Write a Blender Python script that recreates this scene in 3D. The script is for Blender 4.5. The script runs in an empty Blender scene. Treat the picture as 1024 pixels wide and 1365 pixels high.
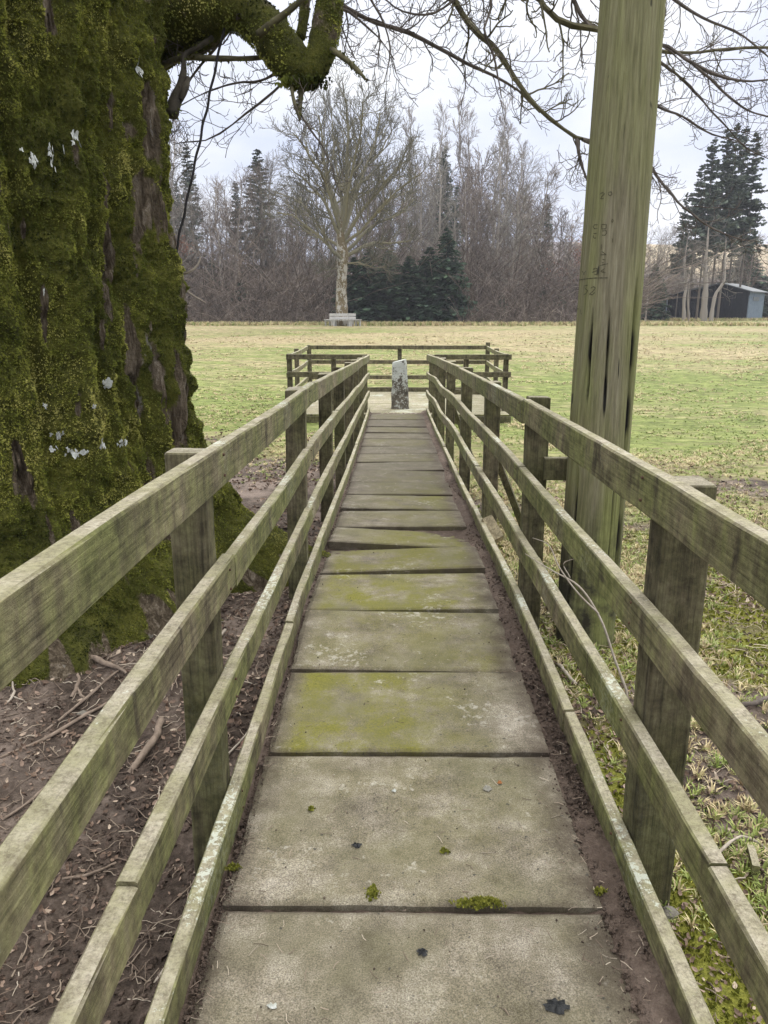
import bpy, math, random
import numpy as np
from mathutils import Vector, Matrix
R = math.radians
rng = np.random.default_rng(7)
random.seed(7)
sc = bpy.context.scene
COL = sc.collection

# ------------------------------------------------------------------ camera
PITCH, YAW, FPX = 14.87, 0.75, 1025.0
CAM = np.array([0.0, 0.0, 1.4])
cd = bpy.data.cameras.new('camera'); co = bpy.data.objects.new('camera', cd); COL.objects.link(co)
cd.sensor_fit = 'VERTICAL'; cd.sensor_height = 36.0; cd.lens = FPX * 36.0 / 1365.0
cd.clip_start = 0.05; cd.clip_end = 3000
co.location = CAM; co.rotation_euler = (R(90 - PITCH), 0, R(YAW)); sc.camera = co
_M = np.array(co.rotation_euler.to_matrix())
def ray(px, py):
    return _M @ np.array([(px - 512) / FPX, -(py - 682.5) / FPX, -1.0])
def at_depth(px, py, d):          # point of the view ray at camera depth d (metres)
    return CAM + ray(px, py) * d
def at_y(px, py, y):
    r = ray(px, py); return CAM + r * (y / r[1])
def at_z(px, py, z):
    r = ray(px, py); return CAM + r * ((z - 1.4) / r[2])

# ------------------------------------------------------------------ numpy noise
def _h(ix, iy, iz, s):
    n = (ix * 374761393 + iy * 668265263 + iz * 2147483647 + s * 1274126177) & 0xffffffff
    n = ((n ^ (n >> 13)) * 1274126177) & 0xffffffff
    n = (n ^ (n >> 16)) & 0xffffffff
    return n.astype(np.float64) / 4294967295.0
def vn(P, s=0):
    P = np.asarray(P, float); i = np.floor(P).astype(np.int64); f = P - i; f = f * f * (3 - 2 * f)
    r = 0
    for dx in (0, 1):
        wx = f[:, 0] if dx else 1 - f[:, 0]
        for dy in (0, 1):
            wy = f[:, 1] if dy else 1 - f[:, 1]
            for dz in (0, 1):
                wz = f[:, 2] if dz else 1 - f[:, 2]
                r = r + wx * wy * wz * _h(i[:, 0] + dx, i[:, 1] + dy, i[:, 2] + dz, s)
    return r * 2 - 1
def fbm(P, o=4, s=0):
    P = np.asarray(P, float); r = 0; a = 1; t = 0
    for k in range(o):
        r = r + a * vn(P * (2.03 ** k) + 17.3 * k, s + k); t += a; a *= .5
    return r / t
def xyz(x, y, z=0.0):
    x = np.asarray(x, float); return np.stack([x, np.broadcast_to(y, x.shape), np.broadcast_to(z, x.shape)], -1)

# ------------------------------------------------------------------ meshes
def mesh(name, V, Q=None, T=None, mat=None, parent=None, smooth=False, attrs=None, N=None, loc=None):
    V = np.asarray(V, np.float32).reshape(-1, 3)
    if loc is not None: V = V - np.asarray(loc, np.float32)
    me = bpy.data.meshes.new(name)
    idx = []; tot = []
    if Q is not None and len(Q): Q = np.asarray(Q, np.int32); idx.append(Q.ravel()); tot.append(np.full(len(Q), 4, np.int32))
    if T is not None and len(T): T = np.asarray(T, np.int32); idx.append(T.ravel()); tot.append(np.full(len(T), 3, np.int32))
    if N is not None:
        for n in N: idx.append(np.asarray(n, np.int32)); tot.append(np.array([len(n)], np.int32))
    idx = np.concatenate(idx); tot = np.concatenate(tot)
    me.vertices.add(len(V)); me.vertices.foreach_set('co', V.ravel())
    me.loops.add(len(idx)); me.loops.foreach_set('vertex_index', idx)
    me.polygons.add(len(tot))
    st = np.zeros(len(tot), np.int32); st[1:] = np.cumsum(tot)[:-1]
    me.polygons.foreach_set('loop_start', st)
    me.update(calc_edges=True)
    if attrs:
        for k, a in attrs.items():
            at = me.attributes.new(k, 'FLOAT', 'POINT'); at.data.foreach_set('value', np.asarray(a, np.float32))
    me.polygons.foreach_set('use_smooth', np.full(len(tot), smooth, bool))
    me.validate()
    if mat: me.materials.append(mat)
    o = bpy.data.objects.new(name, me); COL.objects.link(o)
    if parent is not None: o.parent = parent
    if loc is not None: o.location = tuple(float(c) for c in loc)
    return o
def empty(name, loc, rz=0):
    o = bpy.data.objects.new(name, None); COL.objects.link(o); o.empty_display_size = .2
    o.location = tuple(float(c) for c in loc); o.rotation_euler.z = rz; return o
def tag(o, label=None, cat=None, group=None, kind=None):
    if label: o['label'] = label
    if cat: o['category'] = cat
    if group: o['group'] = group
    if kind: o['kind'] = kind
    return o
class MB:
    """collects pieces into one mesh"""
    def __init__(s): s.V = []; s.Q = []; s.T = []; s.n = 0; s.A = []
    def add(s, V, Q=None, T=None, a=0.5):
        V = np.asarray(V, float).reshape(-1, 3)
        if Q is not None and len(Q): s.Q.append(np.asarray(Q) + s.n)
        if T is not None and len(T): s.T.append(np.asarray(T) + s.n)
        s.V.append(V); s.A.append(np.broadcast_to(np.asarray(a, float), (len(V),))); s.n += len(V); return s
    def build(s, name, mat, parent=None, smooth=False, origin=None, loc=None):
        V = np.concatenate(s.V)
        if origin is not None: V = V - np.asarray(origin)
        return mesh(name, V, np.concatenate(s.Q) if s.Q else None, np.concatenate(s.T) if s.T else None, mat, parent, smooth, {'rnd': np.concatenate(s.A)}, loc=loc)

def tubes(P, r, S=4):
    """P (B,K,3), r (B,K) -> V,Q of open tubes"""
    P = np.asarray(P, float); r = np.asarray(r, float); B, K, _ = P.shape
    T = np.gradient(P, axis=1); T /= np.linalg.norm(T, axis=2, keepdims=True) + 1e-9
    m = T.mean(1); ref = np.where(np.abs(m[:, 2:3]) > .8, np.array([[1., 0, 0]]), np.array([[0, 0, 1.]]))[:, None, :]
    U = np.cross(T, ref); U /= np.linalg.norm(U, axis=2, keepdims=True) + 1e-9
    W = np.cross(T, U)
    a = np.arange(S) * 2 * math.pi / S
    V = P[:, :, None, :] + r[:, :, None, None] * (np.cos(a)[None, None, :, None] * U[:, :, None, :] + np.sin(a)[None, None, :, None] * W[:, :, None, :])
    i = np.arange(B * K * S).reshape(B, K, S)
    q = np.stack([i[:, :-1, :], np.roll(i, -1, 2)[:, :-1, :], np.roll(i, -1, 2)[:, 1:, :], i[:, 1:, :]], -1).reshape(-1, 4)
    return V.reshape(-1, 3), q
def scatter(PV, F, pos, rot, scl):
    """copies of a small prototype: pos (n,3), rot (n,3,3), scl (n,) or (n,3)"""
    PV = np.asarray(PV, float); n = len(pos); scl = np.asarray(scl, float)
    if scl.ndim == 1: scl = np.repeat(scl[:, None], 3, 1)
    V = np.einsum('nij,nkj->nki', rot, PV[None] * scl[:, None, :]) + pos[:, None, :]
    F = (np.asarray(F)[None] + (np.arange(n) * len(PV))[:, None, None]).reshape(-1, np.asarray(F).shape[1])
    return V.reshape(-1, 3), F
def rotz(a):
    c, s, z, o = np.cos(a), np.sin(a), np.zeros_like(a), np.ones_like(a)
    return np.stack([np.stack([c, -s, z], -1), np.stack([s, c, z], -1), np.stack([z, z, o], -1)], -2)
def frame(N, spin):
    """rotation whose z axis is N, spun at random"""
    N = N / (np.linalg.norm(N, axis=1, keepdims=True) + 1e-9)
    ref = np.where(np.abs(N[:, 2:3]) > .9, np.array([[1., 0, 0]]), np.array([[0, 0, 1.]]))
    X = np.cross(ref, N); X /= np.linalg.norm(X, axis=1, keepdims=True); Y = np.cross(N, X)
    c, s = np.cos(spin)[:, None], np.sin(spin)[:, None]
    return np.stack([X * c + Y * s, -X * s + Y * c, N], -1)
def resample(pts, K, rad=None):
    pts = np.asarray(pts, float); d = np.r_[0, np.cumsum(np.linalg.norm(np.diff(pts, axis=0), axis=1))]; t = np.linspace(0, d[-1], K)
    # smooth (Catmull-like) through cubic of chord length
    m = np.gradient(pts, d, axis=0); out = np.zeros((K, 3))
    j = np.clip(np.searchsorted(d, t, side='right') - 1, 0, len(d) - 2); h = d[j + 1] - d[j]; u = ((t - d[j]) / h)[:, None]; h = h[:, None]
    out = (2*u**3 - 3*u**2 + 1) * pts[j] + (u**3 - 2*u**2 + u) * h * m[j] + (-2*u**3 + 3*u**2) * pts[j + 1] + (u**3 - u**2) * h * m[j + 1]
    if rad is None: return out
    return out, np.interp(t, d, rad)
def grow(P, r, n, length, ang, K=6, up=0.0, wig=.15, t0=.25, t1=1.0, rr=.55, tip=.25, g=None, lvar=.35, taperlen=.5, minr=.0):
    """children of every branch: P (B,K0,3), r (B,K0)"""
    g = g or rng
    B, K0, _ = P.shape; t = (np.arange(n)[None] + g.uniform(.1, .9, (B, n))) / n * (t1 - t0) + t0
    x = t * (K0 - 1); i = np.clip(x.astype(int), 0, K0 - 2); f = x - i; b = np.arange(B)[:, None]
    p = P[b, i] * (1 - f[..., None]) + P[b, i + 1] * f[..., None]
    d = P[b, i + 1] - P[b, i]; d /= np.linalg.norm(d, axis=-1, keepdims=True) + 1e-9
    r0 = (r[b, i] * (1 - f) + r[b, i + 1] * f)
    ax = g.normal(size=d.shape); ax -= (ax * d).sum(-1, keepdims=True) * d; ax /= np.linalg.norm(ax, axis=-1, keepdims=True) + 1e-9
    a = R(1) * ang * g.uniform(.7, 1.3, (B, n))[..., None]
    D = d * np.cos(a) + ax * np.sin(a)
    L = length * g.uniform(1 - lvar, 1 + lvar, (B, n)) * (1 - taperlen * t)
    if np.ndim(length): pass
    p = p.reshape(-1, 3); D = D.reshape(-1, 3); L = L.reshape(-1); r0 = r0.reshape(-1)
    out = np.zeros((len(p), K, 3)); out[:, 0] = p; cur = p.copy(); step = L / (K - 1)
    for k in range(1, K):
        D = D + g.normal(size=D.shape) * wig + np.array([0, 0, up])
        D /= np.linalg.norm(D, axis=1, keepdims=True); cur = cur + D * step[:, None]; out[:, k] = cur
    rad = np.maximum(r0[:, None] * rr * np.linspace(1, tip, K)[None], minr)
    return out, rad

# ------------------------------------------------------------------ materials
class NT:
    def __init__(s, name, rough=.85):
        s.m = bpy.data.materials.new(name); s.m.use_nodes = True; s.t = s.m.node_tree; s.t.nodes.clear()
        s.out = s.n('ShaderNodeOutputMaterial'); s.b = s.n('ShaderNodeBsdfPrincipled'); s.l(s.b.outputs[0], s.out.inputs[0])
        s.b.inputs['Roughness'].default_value = rough; s.b.inputs['Specular IOR Level'].default_value = .25
    def n(s, t, **k):
        x = s.t.nodes.new(t)
        for a, v in k.items(): setattr(x, a, v)
        return x
    def l(s, a, b): s.t.links.new(a, b)
    def coord(s, kind='Object', scale=(1, 1, 1), rot=(0, 0, 0)):
        if kind == 'World': o = s.n('ShaderNodeNewGeometry').outputs['Position']
        else: o = s.n('ShaderNodeTexCoord').outputs[kind]
        m = s.n('ShaderNodeMapping'); m.inputs['Scale'].default_value = scale; m.inputs['Rotation'].default_value = rot; s.l(o, m.inputs[0]); return m.outputs[0]
    def noise(s, c, scale, det=5, rough=.6, dist=0.0):
        x = s.n('ShaderNodeTexNoise'); s.l(c, x.inputs['Vector']); x.inputs['Scale'].default_value = scale; x.inputs['Detail'].default_value = det
        x.inputs['Roughness'].default_value = rough; x.inputs['Distortion'].default_value = dist; return x.outputs['Fac']
    def vor(s, c, scale, feat='F1', out='Distance'):
        x = s.n('ShaderNodeTexVoronoi', feature=feat); s.l(c, x.inputs['Vector']); x.inputs['Scale'].default_value = scale; return x.outputs[out]
    def ramp(s, f, stops, interp='LINEAR'):
        x = s.n('ShaderNodeValToRGB'); s.l(f, x.inputs[0]); e = x.color_ramp.elements; x.color_ramp.interpolation = interp
        while len(e) < len(stops): e.new(.5)
        for k, (p, c) in enumerate(stops):
            e[k].position = p; e[k].color = (c, c, c, 1) if np.isscalar(c) else (*c, 1)
        return x.outputs[0]
    def math(s, op, a, b=None, clamp=False):
        x = s.n('ShaderNodeMath', operation=op, use_clamp=clamp)
        for k, v in enumerate((a, b)):
            if v is None: continue
            if hasattr(v, 'node'): s.l(v, x.inputs[k])
            else: x.inputs[k].default_value = v
        return x.outputs[0]
    def mix(s, f, a, b, mode='MIX'):
        x = s.n('ShaderNodeMix', data_type='RGBA', blend_type=mode)
        for k, v in ((0, f), (6, a), (7, b)):
            if hasattr(v, 'node'): s.l(v, x.inputs[k])
            elif k == 0: x.inputs[0].default_value = v
            else: x.inputs[k].default_value = (*v, 1) if not np.isscalar(v) else (v, v, v, 1)
        return x.outputs[2]
    def attr(s, name): return s.n('ShaderNodeAttribute', attribute_name=name).outputs['Fac']
    def upness(s, lo=.5, hi=.9):
        g = s.n('ShaderNodeNewGeometry'); x = s.n('ShaderNodeSeparateXYZ'); s.l(g.outputs['Normal'], x.inputs[0])
        m = s.n('ShaderNodeMapRange'); s.l(x.outputs[2], m.inputs[0]); m.inputs[1].default_value = lo; m.inputs[2].default_value = hi; return m.outputs[0]
    def bump(s, h, strength=.5, dist=.01, prev=None):
        x = s.n('ShaderNodeBump'); s.l(h, x.inputs['Height']); x.inputs['Strength'].default_value = strength; x.inputs['Distance'].default_value = dist
        if prev is not None: s.l(prev, x.inputs['Normal'])
        return x.outputs[0]
    def done(s, col, nrm=None, rough=None):
        if hasattr(col, 'node'): s.l(col, s.b.inputs['Base Color'])
        else: s.b.inputs['Base Color'].default_value = (*col, 1)
        if nrm is not None: s.l(nrm, s.b.inputs['Normal'])
        if rough is not None: s.l(rough, s.b.inputs['Roughness'])
        return s.m

def wood(name, axis, green=.5, bright=1.0, lich=.5, topk=1.0):
    s = NT(name, .88); st = {'x': (1.5, 40, 40), 'y': (40, 1.5, 40), 'z': (40, 40, 1.5)}[axis]
    gr = s.noise(s.coord(scale=st), 3.0, 6, .75); c = s.coord()
    big = s.noise(c, 1.9, 3, .55); med = s.noise(c, 8, 6, .7); fine = s.noise(c, 130, 4, .75); lump = s.noise(c, 26, 5, .7)
    streak = s.noise(s.coord(scale={'x': (16, 2, 1.0), 'y': (2, 16, 1.0), 'z': (16, 16, .8)}[axis]), 1.0, 5, .65)
    k = bright
    base = s.ramp(s.math('ADD', s.math('MULTIPLY', med, .55), s.math('MULTIPLY', lump, .45)), [(.34, (.075*k, .060*k, .038*k)), (.48, (.18*k, .148*k, .095*k)), (.62, (.33*k, .28*k, .19*k))])
    alg = s.mix(s.ramp(lump, [(.35, 0.0), (.65, 1.0)]), (.095*k, .108*k, .030*k), (.225*k, .24*k, .085*k))
    amt = s.math('MULTIPLY', s.ramp(s.math('ADD', s.math('MULTIPLY', big, .5), s.math('ADD', s.math('MULTIPLY', streak, .3), s.math('MULTIPLY', lump, .2))), [(.40, 0.0), (.56, 1.0)]), green)
    col = s.mix(amt, base, alg)
    dk = s.ramp(s.math('ADD', s.math('MULTIPLY', streak, .7), s.math('MULTIPLY', med, .3)), [(.34, .34), (.45, .86), (.56, 1.08), (.7, 1.3)])
    col = s.mix(1.0, col, dk, 'MULTIPLY')
    col = s.mix(1.0, col, s.ramp(gr, [(.32, .38), (.43, .82), (.6, 1.2)]), 'MULTIPLY')
    vk = s.vor(s.coord(scale={'x': (1.2, 3.2, 3.2), 'y': (3.2, 1.2, 3.2), 'z': (3.2, 3.2, 1.2)}[axis]), 1.6)
    col = s.mix(s.ramp(vk, [(.05, .75), (.085, 0.0)]), col, (.035, .028, .018))
    up = s.upness(.6, .95); q = topk
    topc = s.mix(s.ramp(med, [(.38, 0.0), (.6, 1.0)]), (.47*q, .43*q, .345*q), (.30*q, .285*q, .18*q))
    topc = s.mix(s.ramp(s.math('ADD', s.math('MULTIPLY', fine, .6), s.math('MULTIPLY', lump, .4)), [(.36, .15), (.56, 1.0)]), (.12, .10, .07), topc)
    col = s.mix(s.math('MULTIPLY', up, .85), col, topc)
    l1 = s.ramp(s.math('MULTIPLY', s.noise(c, 2.3, 2, .5), s.noise(c, 60, 4, .75)), [(.34, 0.0), (.36, 1.0)])
    la = s.math('MULTIPLY', l1, s.math('ADD', s.math('MULTIPLY', up, lich), lich * .2), True)
    col = s.mix(la, col, (.56, .60, .53))
    h = s.math('ADD', s.math('MULTIPLY', gr, .5), s.math('ADD', s.math('MULTIPLY', fine, .25), s.math('MULTIPLY', lump, .3)))
    return s.done(col, s.bump(h, .9, .010))
W = {a: wood('weathered_wood_' + a, a, .85, .86, .6) for a in 'xyz'}
WP = wood('old_post_wood', 'z', .55, .54, .1, .8)
WD = {a: wood('dark_rail_wood_' + a, a, .3, .55, .1, .7) for a in 'xyz'}

def m_simple(name, c1, c2, scale=20, rough=.85, bump=.3, coord='Object', dist=.01):
    s = NT(name, rough); c = s.coord(coord); n = s.noise(c, scale, 5, .65)
    return s.done(s.mix(s.ramp(n, [(.3, 0.0), (.7, 1.0)]), c1, c2), s.bump(n, bump, dist))
def m_rnd(name, stops, rough=.8, spec=.2, trans=0.0):
    """colour from the per-piece 'rnd' attribute"""
    s = NT(name, rough); s.b.inputs['Specular IOR Level'].default_value = spec
    c = s.ramp(s.attr('rnd'), stops)
    if trans: s.b.inputs['Subsurface Weight'].default_value = 0
    return s.done(c)
# ------------------------------------------------------------------ slab material
def m_slab():
    s = NT('old_concrete_slab', .9); c = s.coord('World')
    big = s.noise(c, 1.6, 4, .6); med = s.noise(c, 6, 6, .7); fine = s.noise(c, 160, 3, .8); grit = s.noise(c, 420, 2, .7)
    col = s.ramp(med, [(.28, (.095, .082, .062)), (.5, (.225, .198, .155)), (.72, (.41, .375, .315))])
    col = s.mix(s.ramp(s.math('MULTIPLY', fine, grit), [(.12, .55), (.26, 1.0), (.42, 1.5)]), (0, 0, 0), col)
    x = s.n('ShaderNodeMixRGB', blend_type='MULTIPLY'); x.inputs[0].default_value = 1
    spk = s.ramp(s.noise(c, 300, 2, .6), [(.34, .55), (.5, 1.0), (.66, 1.5)])
    s.l(col, x.inputs[1]); s.l(spk, x.inputs[2]); col = x.outputs[0]
    moss = s.attr('moss')
    mm = s.math('MULTIPLY', s.ramp(s.math('ADD', s.math('MULTIPLY', s.noise(c, 4.5, 6, .7), .75), s.math('MULTIPLY', fine, .25)), [(.38, 0.0), (.56, 1.0)]), moss, True)
    col = s.mix(mm, col, s.ramp(fine, [(.3, (.10, .10, .014)), (.7, (.235, .225, .045))]))
    g = s.ramp(s.noise(c, 2.7, 4, .6), [(.44, 0.0), (.68, .5)]); col = s.mix(g, col, (.14, .135, .07))
    wh = s.ramp(s.math('MULTIPLY', s.noise(c, 2.3, 3, .6), s.noise(c, 30, 4, .7)), [(.33, 0.0), (.40, .6)]); col = s.mix(wh, col, (.50, .48, .42))
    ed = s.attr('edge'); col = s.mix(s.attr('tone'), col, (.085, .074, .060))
    col = s.mix(s.math('MULTIPLY', ed, s.ramp(med, [(.3, 1.0), (.7, .35)])), col, (.060, .046, .036))
    wet = s.ramp(s.noise(c, 55, 2, .5), [(.70, 0.0), (.74, .8)]); col = s.mix(wet, col, (.05, .05, .045))
    return s.done(col, s.bump(s.math('ADD', s.math('MULTIPLY', fine, .6), s.math('MULTIPLY', med, .4)), .55, .006))
MSLAB = m_slab()
MSOIL_M = None
def m_soil(name='soil'):
    s = NT(name, .92); c = s.coord('World'); a = s.noise(c, 2.5, 4, .6); b = s.noise(c, 28, 6, .75); d = s.noise(c, 140, 3, .7)
    col = s.ramp(s.math('ADD', s.math('MULTIPLY', a, .45), s.math('MULTIPLY', b, .55)), [(.36, (.020, .014, .011)), (.5, (.085, .064, .052)), (.66, (.24, .19, .16))])
    return s, c, a, b, d, col
s_, c_, a_, b_, d_, col_ = m_soil('dark_soil')
MSOIL = s_.done(s_.mix(s_.math('MULTIPLY', s_.attr('rnd'), .8), col_, (.15, .108, .088)), s_.bump(s_.math('ADD', b_, s_.math('MULTIPLY', d_, .5)), .9, .02))

# ------------------------------------------------------------------ levels
DK = np.array([(-3, 0), (3.5, 0), (4.6, -.05), (5.75, -.11), (7, -.17), (9, -.25), (11, -.33), (14, -.41), (18, -.44)])
def deck(y): return np.interp(y, DK[:, 0], DK[:, 1])
GY = np.array([(-8, -.10), (2, -.11), (4, -.13), (7, -.30), (10, -.46), (14, -.62), (18, -.62), (30, -.42), (55, .1), (110, .2), (600, .5)])
XL, XR = -.435, .578
def ground_base(x, y):
    x = np.asarray(x, float); y = np.asarray(y, float)
    g = np.interp(y, GY[:, 0], GY[:, 1])
    g = g - .13 * np.clip((-.40 - x) / .12, 0, 1) * np.clip((3.4 - y) / 1.6, 0, 1) * np.clip((3.5 + x) / 1.5, .4, 1)
    g = g - .05 * np.clip((x - .6) / .5, 0, 1) * np.clip((3 - y) / 2, 0, 1)
    return g
def ground(x, y):
    x = np.asarray(x, float); y = np.asarray(y, float); g = ground_base(x, y)
    n = fbm(xyz(x * .35, y * .35, 0), 3, 3) * .10 * np.clip((np.abs(x - .07) - .6) / 1.5, 0, 1)
    m = fbm(xyz(x * 2.6, y * 2.6, 3.), 4, 9) * .040 * np.clip(1.4 - np.abs(y) / 14, .25, 1)
    f = fbm(xyz(x * 13, y * 13, 5.), 3, 12) * .020 * np.clip(1.4 - np.abs(y) / 9, 0, 1)
    under = (x > XL - .03) & (x < XR + .03) & (y < 14.2)
    return np.where(under, g - .06, g + n + m + f)
def soilness(x, y):
    x = np.asarray(x, float); y = np.asarray(y, float)
    n = fbm(xyz(x * .8, y * .8, 1.), 4, 21) * .5
    left = np.clip((11.5 - y) / 3.5 + n * 1.6 - np.clip(-x - 5, 0, 9) * .1, 0, 1) * (x < 0)
    right = np.clip((5.0 - y) / 4 * .2 + .50 + n * 1.9 - np.clip(y - 7.5, 0, 9) * .15, 0, 1) * (x >= 0)
    return left + right
def mossness(x, y):
    x = np.asarray(x, float); y = np.asarray(y, float)
    n = fbm(xyz(x * 1.5, y * 1.5, 8.), 4, 33)
    return np.clip((.42 + n * 1.6) * (x > 0) * np.clip((8 - y) / 4, 0, 1), 0, 1)

# ------------------------------------------------------------------ ground sheet
def axis(lo, hi, st, far, growth=1.13):
    a = list(np.arange(lo, hi + 1e-6, st)); d = st
    while a[-1] < far[1]: d *= growth; a.append(a[-1] + d)
    d = st; b = []; v = lo
    while v > far[0]: d *= growth; v -= d; b.append(v)
    return np.array(b[::-1] + a)
gx = axis(-4.2, 4.6, .045, (-450, 450)); gy = axis(.4, 8.2, .05, (-25, 600), 1.07)
X, Y = np.meshgrid(gx, gy); nx, ny = len(gx), len(gy); xf, yf = X.ravel(), Y.ravel()
Z = ground(xf, yf)
i = np.arange(nx * ny).reshape(ny, nx); Q = np.stack([i[:-1, :-1], i[:-1, 1:], i[1:, 1:], i[1:, :-1]], -1).reshape(-1, 4)
def m_ground():
    s, c, a, b, d, soil = m_soil('meadow_ground')
    cs = s.coord('World', (.45, 1.0, 1.0)); big = s.noise(cs, .17, 5, .65); mid = s.noise(cs, 1.6, 6, .7); sm = s.noise(s.coord('World', (.6, 1, 1)), 4.5, 7, .8)
    green = s.ramp(sm, [(.38, (.075, .095, .02)), (.5, (.15, .185, .05)), (.62, (.26, .295, .09))])
    straw = s.ramp(sm, [(.38, (.13, .10, .055)), (.50, (.29, .24, .135)), (.62, (.46, .39, .24))])
    f = s.math('ADD', s.math('MULTIPLY', big, .55), s.math('MULTIPLY', mid, .45))
    f = s.math('ADD', f, s.math('MULTIPLY', s.math('SUBTRACT', s.attr('straw'), .5), .28))
    gcol = s.mix(s.ramp(f, [(.43, 0.0), (.57, 1.0)]), green, straw)
    gcol = s.mix(s.ramp(s.noise(cs, 2.6, 6, .75), [(.57, 0.0), (.66, .8)]), gcol, (.20, .145, .095))
    so = s.ramp(s.math('ADD', s.attr('soil'), s.math('MULTIPLY', s.math('SUBTRACT', sm, .5), .9)), [(.35, 0.0), (.6, 1.0)])
    soil = s.mix(s.ramp(s.noise(s.coord('World'), 1.1, 6, .7), [(.50, 0.0), (.64, .75)]), soil, (.27, .215, .185))
    col = s.mix(so, gcol, soil)
    mo = s.ramp(s.math('ADD', s.attr('mossy'), s.math('MULTIPLY', s.math('SUBTRACT', sm, .5), .8)), [(.4, 0.0), (.65, 1.0)])
    col = s.mix(mo, col, s.ramp(d, [(.3, (.09, .10, .012)), (.7, (.27, .27, .045))]))
    return s.done(col, s.bump(s.math('ADD', b, s.math('MULTIPLY', d, .5)), .9, .02))
MG = m_ground()
straw = np.clip(np.interp(yf, [0, 8, 14, 20, 26, 40, 55, 80], [.4, .45, .25, .25, .45, .66, .6, .5]) + .25 * (np.abs(xf) < 0), 0, 1)
g = mesh('ground', xyz(xf, yf, 0) + np.c_[xf * 0, xf * 0, Z], Q, None, MG, smooth=True,
         attrs={'soil': soilness(xf, yf), 'mossy': mossness(xf, yf), 'straw': straw}); tag(g, kind='structure')

# distant hill behind the wood and the shed
hx = np.linspace(-420, 520, 95); hy = np.linspace(0, 1, 14); HX, HT = np.meshgrid(hx, hy)
top = 24 + 7 * np.sin(hx / 130.) + 3 * np.sin(hx / 47. + 1) ; top = np.where(hx > 60, top + 3, top)
HZ = .2 + HT ** .8 * top[None, :] - np.clip(HT - .9, 0, 1) * 0; HY = 210 + HT * 170 + 14 * np.sin(HX / 70)
hv = np.stack([HX, HY, HZ - .4], -1).reshape(-1, 3); i = np.arange(hv.shape[0]).reshape(14, 95)
s = NT('hill_grass', .95); c = s.coord('World', (.3, 1, 1)); n = s.noise(c, .06, 5, .65)
mh = s.done(s.mix(s.attr('wooded'), s.ramp(n, [(.3, (.20, .18, .10)), (.5, (.33, .26, .16)), (.7, (.42, .34, .24))]), s.ramp(s.noise(s.coord('World'), .8, 5, .75), [(.35, (.05, .042, .042)), (.65, (.15, .12, .12))])))
tag(mesh('hill', hv, np.stack([i[:-1, :-1], i[:-1, 1:], i[1:, 1:], i[1:, :-1]], -1).reshape(-1, 4), None, mh, smooth=True, attrs={'wooded': np.clip((95 - hv[:, 0]) / 12, 0, 1) + np.clip((13 - hv[:, 2]) / 3, 0, 1)}), kind='structure')

# ------------------------------------------------------------------ bed of soil between the kerb boards
by = np.arange(-1.5, 14.0, .03); bx = np.linspace(XL - .005, XR + .005, 46); BX, BY = np.meshgrid(bx, by); bxf, byf = BX.ravel(), BY.ravel()
SL_L, SL_R = -.414, .512
rise = np.clip((bxf - (SL_R - .035)) / .07, 0, 1) * (.75 + .9 * fbm(xyz(bxf * 4, byf * 2.2, 0), 3, 41)) + np.clip(((SL_L + .012) - bxf) / .05, 0, 1) * (.2 + .8 * fbm(xyz(bxf * 4, byf * 2.5, 2.), 3, 44))
bz = deck(byf) - .020 + np.clip(rise, -.3, 1.4) * .034 + fbm(xyz(bxf * 30, byf * 30, 0), 3, 47) * .011
i = np.arange(len(bxf)).reshape(len(by), len(bx))
bed = mesh('soil_bed', np.c_[bxf, byf, bz], np.stack([i[:-1, :-1], i[:-1, 1:], i[1:, 1:], i[1:, :-1]], -1).reshape(-1, 4), None, MSOIL, smooth=True, attrs={'rnd': np.full(len(bxf), .5)})
tag(bed, kind='structure')

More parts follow.
